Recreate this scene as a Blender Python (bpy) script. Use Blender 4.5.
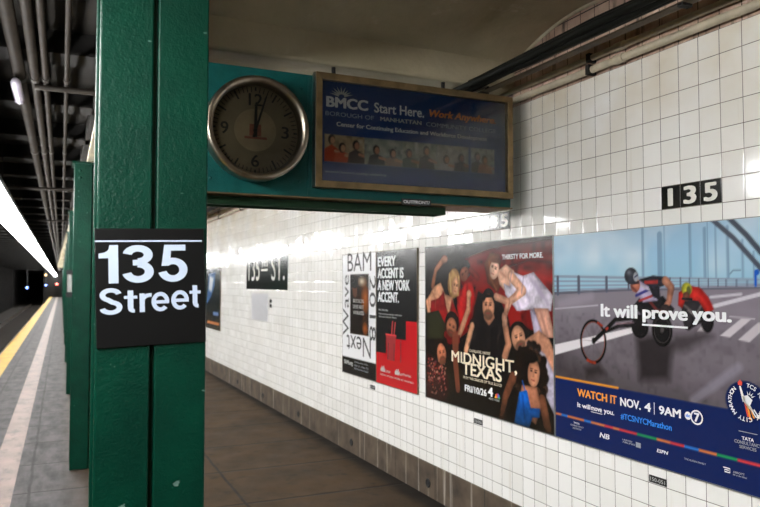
import bpy, bmesh, math, random
import numpy as np
from mathutils import Vector, Matrix

S = bpy.context.scene
for o in list(bpy.data.objects): bpy.data.objects.remove(o)
C = S.collection
R = math.radians
rng = random.Random(7)

# ------------------------------------------------------------------ camera, world, exposure
cam_d = bpy.data.cameras.new('camera'); cam = bpy.data.objects.new('camera', cam_d); C.objects.link(cam)
cam_d.sensor_width = 36.0; cam_d.lens = 706.0 / 760.0 * 36.0; cam_d.clip_start = 0.05; cam_d.clip_end = 400
cam.location = (0, 0, 1.6)
cam.rotation_euler = (R(90 + 2.417), 0, R(-24.9))
cam_d.dof.use_dof = True; cam_d.dof.focus_distance = 2.8; cam_d.dof.aperture_fstop = 4.0
S.camera = cam
w = bpy.data.worlds.new('world'); S.world = w; w.use_nodes = True
w.node_tree.nodes['Background'].inputs[0].default_value = (0.9, 0.85, 0.75, 1)
w.node_tree.nodes['Background'].inputs[1].default_value = 0.012
S.view_settings.view_transform = 'Standard'; S.view_settings.look = 'None'
S.view_settings.gamma = 1.0; S.view_settings.use_curve_mapping = False
S.view_settings.exposure = 0.0
LAMP_STRENGTH = 45.0
LAMP_START = -1.0        # the row of tubes over the platform edge begins here (behind the camera)

# ------------------------------------------------------------------ helpers
def lin(c):
    c = c / 255.0
    return c / 12.92 if c <= 0.04045 else ((c + 0.055) / 1.055) ** 2.4
def srgb(r, g, b): return (lin(r), lin(g), lin(b), 1.0)

def tag(o, label=None, cat=None, group=None, kind=None):
    if label: o['label'] = label
    if cat: o['category'] = cat
    if group: o['group'] = group
    if kind: o['kind'] = kind
    return o

def empty(name, loc=(0, 0, 0), mat=None, parent=None):
    o = bpy.data.objects.new(name, None); C.objects.link(o); o.empty_display_size = 0.05
    if mat is not None: o.matrix_world = mat
    else: o.location = loc
    if parent: o.parent = parent
    return o

class MB:
    def __init__(s): s.bm = bmesh.new()
    def box(s, x0, x1, y0, y1, z0, z1):
        v = [s.bm.verts.new((x, y, z)) for x in (x0, x1) for y in (y0, y1) for z in (z0, z1)]
        for f in ((0, 1, 3, 2), (4, 6, 7, 5), (0, 4, 5, 1), (2, 3, 7, 6), (0, 2, 6, 4), (1, 5, 7, 3)):
            s.bm.faces.new([v[i] for i in f])
        return s
    def prism(s, pts, z0, z1):                     # polygon in xy extruded along z
        a = [s.bm.verts.new((x, y, z0)) for x, y in pts]; b = [s.bm.verts.new((x, y, z1)) for x, y in pts]
        n = len(pts); s.bm.faces.new(a[::-1]); s.bm.faces.new(b)
        for i in range(n): s.bm.faces.new((a[i], a[(i + 1) % n], b[(i + 1) % n], b[i]))
        return s
    def poly(s, pts, z=0.0):
        s.bm.faces.new([s.bm.verts.new((x, y, z)) for x, y in pts]); return s
    def tube(s, pts, r, n=12, caps=True):
        pts = [Vector(p) for p in pts]; rings = []
        for i, p in enumerate(pts):
            d = (pts[min(i + 1, len(pts) - 1)] - pts[max(i - 1, 0)]).normalized()
            up = Vector((0, 0, 1)) if abs(d.z) < 0.9 else Vector((1, 0, 0))
            a = d.cross(up).normalized(); b = a.cross(d)
            rr = r[i] if isinstance(r, (list, tuple)) else r
            rings.append([s.bm.verts.new(p + a * math.cos(t) * rr + b * math.sin(t) * rr) for t in [2 * math.pi * k / n for k in range(n)]])
        for q in range(len(rings) - 1):
            for k in range(n):
                s.bm.faces.new((rings[q][k], rings[q][(k + 1) % n], rings[q + 1][(k + 1) % n], rings[q + 1][k]))
        if caps: s.bm.faces.new(rings[0][::-1]); s.bm.faces.new(rings[-1])
        return s
    def lathe(s, prof, n=64):                      # (radius, z) profile about z
        rings = []
        for r, z in prof:
            if r < 1e-6: rings.append([s.bm.verts.new((0, 0, z))])
            else: rings.append([s.bm.verts.new((r * math.cos(2 * math.pi * k / n), r * math.sin(2 * math.pi * k / n), z)) for k in range(n)])
        for a, b in zip(rings, rings[1:]):
            for k in range(n):
                q = [a[k % len(a)], a[(k + 1) % len(a)], b[(k + 1) % len(b)], b[k % len(b)]]
                q2 = []
                for v in q:
                    if v not in q2: q2.append(v)
                if len(q2) > 2: s.bm.faces.new(q2)
        return s
    def ribbon(s, pts, wd, z=0.0):                 # flat stroke with square ends
        n = len(pts); L = []
        for i in range(n):
            p0 = pts[max(i - 1, 0)]; p1 = pts[min(i + 1, n - 1)]
            dx, dy = p1[0] - p0[0], p1[1] - p0[1]; l = math.hypot(dx, dy) or 1
            nx, ny = -dy / l * wd / 2, dx / l * wd / 2
            L.append((s.bm.verts.new((pts[i][0] + nx, pts[i][1] + ny, z)), s.bm.verts.new((pts[i][0] - nx, pts[i][1] - ny, z))))
        for a, b in zip(L, L[1:]): s.bm.faces.new((a[0], a[1], b[1], b[0]))
        return s
    def build(s, name, mat, parent=None, bevel=0, smooth=False, recalc=True, loc=None, rz=None):
        if recalc: bmesh.ops.recalc_face_normals(s.bm, faces=s.bm.faces)
        me = bpy.data.meshes.new(name); s.bm.to_mesh(me); s.bm.free()
        if smooth:
            for p in me.polygons: p.use_smooth = True
        return link(name, me, mat, parent, bevel, loc, rz)

def link(name, me, mat, parent=None, bevel=0, loc=None, rz=None):
    o = bpy.data.objects.new(name, me); C.objects.link(o)
    if mat and not me.materials: me.materials.append(mat)
    if parent: o.parent = parent
    if loc: o.location = loc
    if rz is not None: o.rotation_euler.z = rz
    if bevel:
        m = o.modifiers.new('bevel', 'BEVEL'); m.width = bevel; m.segments = 2; m.limit_method = 'ANGLE'
    return o

def struct(o): o['kind'] = 'structure'; return o

def copy_tree(o, parent=None):
    c = o.copy(); C.objects.link(c)
    if parent: c.parent = parent
    for ch in [x for x in bpy.data.objects if x.parent == o]: copy_tree(ch, c)
    return c

# the platform side (columns, edge, tubes, tracks) runs 0.6 degrees off the tiled wall
TURN = 0.011
def LP(x, y, z=0.0): return (x + TURN * y, y - TURN * x, z)

def face_matrix_wall(Y, Z, X):                     # local x -> -Y, y -> Z, z -> -X (out of the tiled wall)
    return Matrix(((0, 0, -1, X), (-1, 0, 0, Y), (0, 1, 0, Z), (0, 0, 0, 1)))
def face_matrix_front(X, Y, Z, roll=0.0):          # local x -> X, y -> Z, z -> -Y (towards the camera end)
    m = Matrix(((1, 0, 0, X), (0, 0, -1, Y), (0, 1, 0, Z), (0, 0, 0, 1)))
    return m @ Matrix.Rotation(roll, 4, 'Z')

# ------------------------------------------------------------------ materials
def nt(name):
    m = bpy.data.materials.new(name); m.use_nodes = True
    t = m.node_tree; b = t.nodes['Principled BSDF']
    return m, t, b
def N(t, typ, **kw):
    n = t.nodes.new(typ)
    for k, v in kw.items():
        if k.startswith('i_'): n.inputs[k[2:]].default_value = v
        else: setattr(n, k, v)
    return n
def math_n(t, op, a, b=None, c=None):
    n = N(t, 'ShaderNodeMath', operation=op)
    for i, v in enumerate((a, b, c)):
        if v is None: continue
        if isinstance(v, (int, float)): n.inputs[i].default_value = v
        else: t.links.new(v, n.inputs[i])
    return n.outputs[0]
def mixc(t, fac, a, b):
    n = N(t, 'ShaderNodeMix', data_type='RGBA')
    for sock, v in ((n.inputs[0], fac), (n.inputs[6], a), (n.inputs[7], b)):
        if isinstance(v, (int, float, tuple)): sock.default_value = v
        else: t.links.new(v, sock)
    return n.outputs[2]
def noise(t, vec, scale, detail=4, rough=0.55):
    n = N(t, 'ShaderNodeTexNoise'); n.inputs['Scale'].default_value = scale
    n.inputs['Detail'].default_value = detail; n.inputs['Roughness'].default_value = rough
    if vec is not None: t.links.new(vec, n.inputs['Vector'])
    return n.outputs['Fac']
def ramp(t, fac, lo, hi):
    n = N(t, 'ShaderNodeMapRange'); n.inputs[1].default_value = lo; n.inputs[2].default_value = hi
    t.links.new(fac, n.inputs[0]); return n.outputs[0]
def objco(t): return N(t, 'ShaderNodeTexCoord').outputs['Object']
def worldpos(t): return N(t, 'ShaderNodeNewGeometry').outputs['Position']
def scalev(t, v, s):
    n = N(t, 'ShaderNodeMapping'); n.inputs['Scale'].default_value = s; t.links.new(v, n.inputs[0]); return n.outputs[0]
def bump(t, b, h, strength, dist):
    n = N(t, 'ShaderNodeBump'); n.inputs['Strength'].default_value = strength; n.inputs['Distance'].default_value = dist
    t.links.new(h, n.inputs['Height']); t.links.new(n.outputs[0], b.inputs['Normal']); return n

def plain(name, col, rough=0.5, metal=0.0, var=0.12, scale=12, bmp=0.0, col2=None, spec=0.5):
    m, t, b = nt(name)
    p = objco(t); f = noise(t, p, scale)
    c2 = col2 or tuple(c * (1 - var * 2.2) for c in col[:3]) + (1,)
    t.links.new(mixc(t, ramp(t, f, 0.3, 0.7), col, c2), b.inputs['Base Color'])
    b.inputs['Roughness'].default_value = rough; b.inputs['Metallic'].default_value = metal
    b.inputs['Specular IOR Level'].default_value = spec
    if bmp: bump(t, b, noise(t, p, scale * 4), bmp, 0.01)
    return m
def emit(name, col, s):
    m, t, b = nt(name); b.inputs['Base Color'].default_value = (0.8, 0.8, 0.8, 1)
    b.inputs['Emission Color'].default_value = col; b.inputs['Emission Strength'].default_value = s
    return m

def tile_mat():
    m, t, b = nt('glazed_white_tile'); p = worldpos(t)
    sx = N(t, 'ShaderNodeSeparateXYZ'); t.links.new(p, sx.inputs[0])
    ty, tz = 0.1105, 0.108
    u = math_n(t, 'DIVIDE', math_n(t, 'SUBTRACT', sx.outputs[1], 2.1205), ty)
    v = math_n(t, 'DIVIDE', math_n(t, 'SUBTRACT', sx.outputs[2], 2.054 - 30 * tz), tz)
    fu = math_n(t, 'FRACT', u); fv = math_n(t, 'FRACT', v)
    du = math_n(t, 'MINIMUM', fu, math_n(t, 'SUBTRACT', 1.0, fu)); dv = math_n(t, 'MINIMUM', fv, math_n(t, 'SUBTRACT', 1.0, fv))
    d = math_n(t, 'MINIMUM', du, dv)
    g = ramp(t, d, 0.009, 0.019)                   # 0 in the joint, 1 on the tile
    cb = N(t, 'ShaderNodeCombineXYZ')
    t.links.new(math_n(t, 'FLOOR', u), cb.inputs[0]); t.links.new(math_n(t, 'FLOOR', v), cb.inputs[1])
    wn = N(t, 'ShaderNodeTexWhiteNoise'); t.links.new(cb.outputs[0], wn.inputs['Vector'])
    base = mixc(t, wn.outputs['Value'], srgb(244, 243, 240), srgb(236, 235, 230))
    # cream stains near the top and faint run marks
    hi = ramp(t, sx.outputs[2], 2.05, 2.75)
    st = math_n(t, 'MULTIPLY', hi, ramp(t, noise(t, p, 2.3), 0.3, 0.7))
    base = mixc(t, math_n(t, 'MULTIPLY', st, 0.75), base, srgb(205, 187, 150))
    runs = ramp(t, noise(t, scalev(t, p, (1, 9, 0.5)), 3.0), 0.62, 0.78)
    base = mixc(t, math_n(t, 'MULTIPLY', runs, 0.25), base, srgb(170, 150, 115))
    dirt = ramp(t, noise(t, p, 1.1, 6), 0.55, 0.8)
    base = mixc(t, math_n(t, 'MULTIPLY', dirt, 0.22), base, srgb(150, 140, 120))
    cab_shade = ramp(t, math_n(t, 'ABSOLUTE', math_n(t, 'SUBTRACT', math_n(t, 'ADD', sx.outputs[1], math_n(t, 'MULTIPLY', noise(t, p, 4), 0.08)), 3.62)), 0.12, 0.02)  # hung cabinet's shadow painted into the tile colour as a soft vertical band
    base = mixc(t, math_n(t, 'MULTIPLY', math_n(t, 'MULTIPLY', cab_shade, ramp(t, sx.outputs[2], 1.9, 2.15)), 0.5), base, srgb(120, 108, 92))
    grime = mixc(t, ramp(t, noise(t, p, 5), 0.35, 0.65), srgb(62, 54, 46), srgb(128, 118, 104))
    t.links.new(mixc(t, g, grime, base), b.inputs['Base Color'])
    r = N(t, 'ShaderNodeMapRange'); r.inputs[3].default_value = 0.7; r.inputs[4].default_value = 0.1
    t.links.new(g, r.inputs[0]); t.links.new(r.outputs[0], b.inputs['Roughness'])
    # every tile sits at a slightly different tilt
    sub = N(t, 'ShaderNodeVectorMath', operation='SUBTRACT'); t.links.new(wn.outputs['Color'], sub.inputs[0]); sub.inputs[1].default_value = (0.5, 0.5, 0.5)
    sc = N(t, 'ShaderNodeVectorMath', operation='SCALE'); t.links.new(sub.outputs[0], sc.inputs[0]); sc.inputs['Scale'].default_value = 0.05
    bn = bump(t, b, math_n(t, 'ADD', ramp(t, d, 0.0, 0.06), math_n(t, 'MULTIPLY', noise(t, p, 30, 2), 0.12)), 0.5, 0.002)
    ad = N(t, 'ShaderNodeVectorMath', operation='ADD'); t.links.new(bn.outputs[0], ad.inputs[0]); t.links.new(sc.outputs[0], ad.inputs[1])
    nm = N(t, 'ShaderNodeVectorMath', operation='NORMALIZE'); t.links.new(ad.outputs[0], nm.inputs[0]); t.links.new(nm.outputs[0], b.inputs['Normal'])
    return m

def upper_mat():                                    # pinkish brown blocks above the tile
    m, t, b = nt('stained_block'); p = worldpos(t)
    sx = N(t, 'ShaderNodeSeparateXYZ'); t.links.new(p, sx.inputs[0])
    fu = math_n(t, 'FRACT', math_n(t, 'DIVIDE', math_n(t, 'SUBTRACT', sx.outputs[1], 2.12), 0.1105)); fv = math_n(t, 'FRACT', math_n(t, 'DIVIDE', sx.outputs[2], 0.162))
    d = math_n(t, 'MINIMUM', math_n(t, 'MINIMUM', fu, math_n(t, 'SUBTRACT', 1.0, fu)), math_n(t, 'MINIMUM', fv, math_n(t, 'SUBTRACT', 1.0, fv)))
    c = mixc(t, ramp(t, noise(t, p, 6, 8), 0.3, 0.7), srgb(200, 172, 154), srgb(146, 118, 100))
    c = mixc(t, ramp(t, noise(t, scalev(t, p, (1, 6, 1)), 3, 5), 0.55, 0.7), c, srgb(60, 50, 42))
    t.links.new(mixc(t, ramp(t, d, 0.015, 0.03), srgb(55, 45, 38), c), b.inputs['Base Color'])
    b.inputs['Roughness'].default_value = 0.65
    bump(t, b, noise(t, p, 40), 0.3, 0.005)
    return m

def floor_mat():
    m, t, b = nt('platform_concrete'); p = objco(t)
    sx = N(t, 'ShaderNodeSeparateXYZ'); t.links.new(p, sx.inputs[0])
    wob = math_n(t, 'MULTIPLY', math_n(t, 'SUBTRACT', noise(t, p, 3), 0.5), 0.03)
    fy = math_n(t, 'FRACT', math_n(t, 'DIVIDE', math_n(t, 'ADD', math_n(t, 'ADD', sx.outputs[1], wob), 0.44), 0.93))
    dy = math_n(t, 'MULTIPLY', math_n(t, 'MINIMUM', fy, math_n(t, 'SUBTRACT', 1.0, fy)), 0.93)
    jy = ramp(t, dy, 0.008, 0.022)
    jx = None
    for X in (1.25, -0.78, -0.2):
        dd = ramp(t, math_n(t, 'ABSOLUTE', math_n(t, 'SUBTRACT', math_n(t, 'ADD', sx.outputs[0], wob), X)), 0.006, 0.016)
        jx = dd if jx is None else math_n(t, 'MINIMUM', jx, dd)
    j = math_n(t, 'MINIMUM', jy, jx)
    c = mixc(t, ramp(t, noise(t, p, 1.6, 8, 0.65), 0.35, 0.68), srgb(70, 52, 28), srgb(44, 32, 17))
    c = mixc(t, ramp(t, noise(t, p, 9, 6), 0.55, 0.75), c, srgb(30, 23, 15))
    c = mixc(t, ramp(t, noise(t, p, 55, 2), 0.68, 0.76), c, srgb(78, 70, 58))
    # greyer mottled concrete along the track side
    ed = ramp(t, math_n(t, 'MULTIPLY', sx.outputs[0], -1.0), -0.35, 0.0)
    pale = mixc(t, ramp(t, noise(t, scalev(t, p, (3, 0.8, 1)), 3, 8, 0.65), 0.35, 0.65), srgb(66, 61, 60), srgb(24, 22, 22))
    c = mixc(t, ed, c, pale)
    # black damp gutter along the wall
    gu = ramp(t, math_n(t, 'ADD', sx.outputs[0], math_n(t, 'MULTIPLY', noise(t, p, 2), 0.12)), 2.40, 2.50)
    c = mixc(t, math_n(t, 'MULTIPLY', gu, 0.9), c, srgb(20, 16, 12))
    t.links.new(mixc(t, j, srgb(22, 18, 15), c), b.inputs['Base Color'])
    r = N(t, 'ShaderNodeMapRange'); b.inputs['Specular IOR Level'].default_value = 0.3; r.inputs[3].default_value = 0.55; r.inputs[4].default_value = 0.85
    t.links.new(noise(t, p, 4, 5), r.inputs[0]); t.links.new(r.outputs[0], b.inputs['Roughness'])
    bump(t, b, math_n(t, 'ADD', math_n(t, 'MULTIPLY', noise(t, p, 60, 3), 0.25), j), 0.35, 0.006)
    return m

def paint_mat(name, c1, c2, chips):                 # thick lumpy enamel with chips
    m, t, b = nt(name); p = worldpos(t)
    c = mixc(t, ramp(t, noise(t, p, 7, 6), 0.35, 0.7), c1, c2)
    ch = ramp(t, noise(t, scalev(t, p, (1, 1, 1.5)), 16, 3), 0.715, 0.735)
    c = mixc(t, math_n(t, 'MULTIPLY', ch, chips), c, srgb(130, 160, 150))
    t.links.new(c, b.inputs['Base Color'])
    b.inputs['Roughness'].default_value = 0.4; b.inputs['Specular IOR Level'].default_value = 0.22
    h = math_n(t, 'ADD', noise(t, p, 55, 3), math_n(t, 'MULTIPLY', noise(t, p, 170, 2), 0.5))
    bump(t, b, h, 0.45, 0.005)
    return m

def vault_mat():
    m, t, b = nt('painted_vault'); p = worldpos(t)
    c = mixc(t, ramp(t, noise(t, p, 0.9, 7, 0.6), 0.35, 0.68), srgb(190, 180, 152), srgb(138, 128, 102))
    c = mixc(t, ramp(t, noise(t, p, 5, 8, 0.7), 0.6, 0.75), c, srgb(205, 198, 178))
    t.links.new(c, b.inputs['Base Color']); b.inputs['Roughness'].default_value = 0.6
    bump(t, b, noise(t, p, 14, 6), 0.35, 0.02)
    return m

def concrete_strip():
    m, t, b = nt('plinth_concrete'); p = worldpos(t)
    c = mixc(t, ramp(t, noise(t, p, 5, 8), 0.35, 0.7), srgb(96, 82, 66), srgb(56, 46, 37))
    dr = ramp(t, noise(t, scalev(t, p, (1, 9, 0.25)), 2.2, 3), 0.6, 0.7)
    c = mixc(t, math_n(t, 'MULTIPLY', dr, 0.7), c, srgb(190, 182, 170))
    sx = N(t, 'ShaderNodeSeparateXYZ'); t.links.new(p, sx.inputs[0])
    fy = math_n(t, 'FRACT', math_n(t, 'DIVIDE', sx.outputs[1], 0.66))
    c = mixc(t, ramp(t, math_n(t, 'MINIMUM', fy, math_n(t, 'SUBTRACT', 1.0, fy)), 0.004, 0.012), srgb(48, 40, 34), c)
    t.links.new(c, b.inputs['Base Color']); b.inputs['Roughness'].default_value = 0.7
    bump(t, b, noise(t, p, 25), 0.3, 0.006)
    return m

def worn_stripe(name, c1, c2, under, lo, hi, sc=4):
    m, t, b = nt(name); p = objco(t)
    c = mixc(t, ramp(t, noise(t, p, 3, 6), 0.3, 0.7), c1, c2)
    c = mixc(t, ramp(t, noise(t, scalev(t, p, (2, 1, 1)), sc, 9, 0.7), lo, hi), c, under)
    t.links.new(c, b.inputs['Base Color']); b.inputs['Roughness'].default_value = 0.6
    bump(t, b, noise(t, p, 50), 0.3, 0.004)
    return m

def art_mat():
    m, t, b = nt('printed_ink')
    a = N(t, 'ShaderNodeVertexColor', layer_name='ink'); t.links.new(a.outputs['Color'], b.inputs['Base Color'])
    b.inputs['Roughness'].default_value = 0.22; b.inputs['Specular IOR Level'].default_value = 0.45
    bump(t, b, noise(t, scalev(t, objco(t), (1, 1, 1)), 5, 2), 0.12, 0.02)
    return m
def glass_mat():
    m, t, b = nt('display_glass')
    t.nodes.remove(b); out = t.nodes['Material Output']
    tr = N(t, 'ShaderNodeBsdfTransparent'); tr.inputs[0].default_value = (0.86, 0.88, 0.88, 1)
    gl = N(t, 'ShaderNodeBsdfGlossy'); gl.inputs['Roughness'].default_value = 0.06
    fr = N(t, 'ShaderNodeFresnel'); fr.inputs[0].default_value = 1.5
    mx = N(t, 'ShaderNodeMixShader')
    bp = N(t, 'ShaderNodeBump'); bp.inputs['Strength'].default_value = 0.08; bp.inputs['Distance'].default_value = 0.02
    t.links.new(noise(t, objco(t), 6, 3), bp.inputs['Height']); t.links.new(bp.outputs[0], gl.inputs['Normal']); t.links.new(bp.outputs[0], fr.inputs['Normal'])
    t.links.new(fr.outputs[0], mx.inputs[0]); t.links.new(tr.outputs[0], mx.inputs[1]); t.links.new(gl.outputs[0], mx.inputs[2])
    t.links.new(mx.outputs[0], out.inputs[0]); return m

M = dict(
    tile=tile_mat(), upper=upper_mat(), floor=floor_mat(), vault=vault_mat(), plinth=concrete_strip(),
    green=paint_mat('green_enamel', srgb(0, 58, 42), srgb(0, 46, 34), 0.5),
    teal=paint_mat('teal_enamel', srgb(20, 88, 84), srgb(12, 66, 64), 0.0),
    olive=paint_mat('dark_green_enamel', srgb(40, 72, 48), srgb(26, 52, 36), 0.0),
    beige=plain('beige_paint', srgb(214, 204, 178), 0.6, var=0.15, scale=5),
    dark=plain('sooty_concrete', srgb(38, 34, 29), 0.9, var=0.25, scale=3, bmp=0.2),
    soot=plain('sooty_steel', srgb(27, 24, 21), 0.85, var=0.25, scale=3),
    pipe=plain('grey_brown_pipe', srgb(46, 38, 30), 0.65, var=0.2, scale=9),
    wallpipe=plain('cream_painted_pipe', srgb(196, 184, 160), 0.5, var=0.15, scale=9),
    cable=plain('black_cable', srgb(14, 15, 9), 0.7, var=0.2, scale=9, spec=0.15),
    angle=plain('brown_angle_iron', srgb(92, 78, 54), 0.6, var=0.25, scale=9),
    black=plain('black_enamel', srgb(20, 20, 20), 0.3, var=0.1),
    blacktile=plain('black_glazed_tile', srgb(16, 20, 18), 0.15, var=0.2),
    signwhite=plain('sign_letter', srgb(204, 218, 240), 0.4, var=0.02), white=plain('white_letter', srgb(236, 238, 240), 0.4, var=0.02),
    whitetile=plain('white_glaze', srgb(236, 234, 226), 0.15, var=0.04),
    bezel=plain('brushed_bezel', srgb(176, 166, 150), 0.28, 1.0, 0.12, 20),
    bronze=plain('bronze_frame', srgb(150, 128, 92), 0.42, 0.75, 0.2, 14),
    silver=plain('silver_edge', srgb(200, 200, 196), 0.3, 1.0, 0.08, 14),
    dial=plain('yellowed_dial', srgb(128, 112, 84), 0.6, var=0.15, scale=6),
    dialin=plain('dial_centre', srgb(160, 140, 106), 0.6, var=0.15, scale=9),
    dialred=plain('dial_red_print', srgb(150, 84, 62), 0.6, var=0.2, scale=20),
    ink=plain('black_ink', srgb(16, 15, 14), 0.5, var=0.05),
    glass=glass_mat(), art=art_mat(),
    yellow=worn_stripe('yellow_edge_paint', srgb(188, 150, 8), srgb(160, 122, 6), srgb(84, 68, 20), 0.6, 0.8),
    pale=worn_stripe('pale_worn_paint', srgb(122, 98, 86), srgb(94, 76, 66), srgb(50, 44, 42), 0.5, 0.72),
    ballast=plain('trackbed_grime', srgb(58, 50, 42), 0.9, var=0.3, scale=6, bmp=0.5),
    rail=plain('worn_rail', srgb(120, 110, 100), 0.35, 0.8, 0.2, 9),
    wood=plain('dark_tie', srgb(50, 42, 34), 0.85, var=0.25, scale=8),
    lamp=emit('lit_tube_lens', (1.0, 0.995, 0.985, 1), LAMP_STRENGTH),
    blue=emit('blue_tunnel_light', (0.12, 0.25, 1.0, 1), 14), red=emit('red_signal_light', (1.0, 0.08, 0.04, 1), 10),
    amber=emit('amber_tunnel_light', (1.0, 0.6, 0.15, 1), 7),
    fcream=plain('cream_title', srgb(238, 224, 196), 0.4, var=0.02), forange=plain('orange_print', srgb(232, 150, 40), 0.4, var=0.02),
    fblue=plain('blue_print', srgb(30, 130, 230), 0.4, var=0.02), fgrey=plain('grey_print', srgb(150, 156, 164), 0.4, var=0.02),
    ford2=plain('dull_orange_print', srgb(236, 138, 62), 0.4, var=0.02), fdim=plain('dim_blue_print', srgb(168, 184, 206), 0.4, var=0.02),
    fdim2=plain('pale_print', srgb(186, 188, 186), 0.4, var=0.03),
    jar=plain('frosted_lens', srgb(196, 190, 210), 0.2, var=0.05),
    signal=plain('signal_housing', srgb(22, 22, 24), 0.6, var=0.1),
    gasket=plain('poster_edge', srgb(112, 96, 74), 0.45, 0.4, 0.2, 14), galv=plain('galvanised_edge', srgb(150, 152, 150), 0.4, 0.5, 0.12, 14),
)

# ------------------------------------------------------------------ lettering
def text_mesh(s, bold=0.0, shear=0.0, space=1.0):
    me = raw_text(s, shear, space)
    if bold <= 0: return me
    n = len(me.vertices); co = np.empty(n * 3, np.float32); me.vertices.foreach_get('co', co); co = co.reshape(-1, 3); d = bold * 0.9
    loops = np.empty(len(me.loops), np.int32); me.loops.foreach_get('vertex_index', loops)
    ls = np.empty(len(me.polygons), np.int32); me.polygons.foreach_get('loop_start', ls)
    V, L, P = [], [], []
    for k, (dx, dy) in enumerate(((0, 0), (d, 0), (-d, 0), (0, d * .6), (0, -d * .6), (d * .8, d * .5), (-d * .8, -d * .5), (d * .8, -d * .5), (-d * .8, d * .5))):
        V.append(co + np.array([dx, dy, k * 1.0], np.float32)); L.append(loops + k * n); P.append(ls + k * len(loops))
    V = np.concatenate(V); L = np.concatenate(L); P = np.concatenate(P); m2 = bpy.data.meshes.new('lettering')
    m2.vertices.add(len(V)); m2.vertices.foreach_set('co', V.ravel()); m2.loops.add(len(L)); m2.loops.foreach_set('vertex_index', L)
    m2.polygons.add(len(P)); m2.polygons.foreach_set('loop_start', P); m2.update(calc_edges=True); bpy.data.meshes.remove(me)
    return m2
def raw_text(s, shear=0.0, space=1.0):
    bold = 0.0
    cu = bpy.data.curves.new('lettering', 'FONT'); cu.body = s; cu.shear = shear; cu.space_character = space
    cu.resolution_u = 4; cu.size = 1.0
    o = bpy.data.objects.new('lettering', cu); C.objects.link(o)
    dg = bpy.context.evaluated_depsgraph_get()
    me = bpy.data.meshes.new_from_object(o.evaluated_get(dg))
    bpy.data.objects.remove(o); bpy.data.curves.remove(cu)
    return me
def text(name, s, box, mat, parent, bold=0.0, shear=0.0, rot=0, z=0.0, space=1.0, label=None):
    """fit the writing s exactly in box (x0, x1, y0, y1) of the parent's face"""
    me = text_mesh(s, bold, shear, space)
    n = len(me.vertices); co = np.empty(n * 3, np.float32); me.vertices.foreach_get('co', co); co = co.reshape(-1, 3)
    if rot:
        a = R(rot); co[:, :2] = co[:, :2] @ np.array([[math.cos(a), math.sin(a)], [-math.sin(a), math.cos(a)]], np.float32)
    lo = co.min(0); hi = co.max(0); x0, x1, y0, y1 = box
    co[:, 0] = x0 + (co[:, 0] - lo[0]) / (hi[0] - lo[0]) * (x1 - x0)
    co[:, 1] = y0 + (co[:, 1] - lo[1]) / (hi[1] - lo[1]) * (y1 - y0)
    co[:, 2] = z + co[:, 2] * 0.00002
    me.vertices.foreach_set('co', co.ravel()); me.materials.clear(); me.name = name
    o = link(name, me, mat, parent)
    if label: o['label'] = label
    return o

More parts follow.
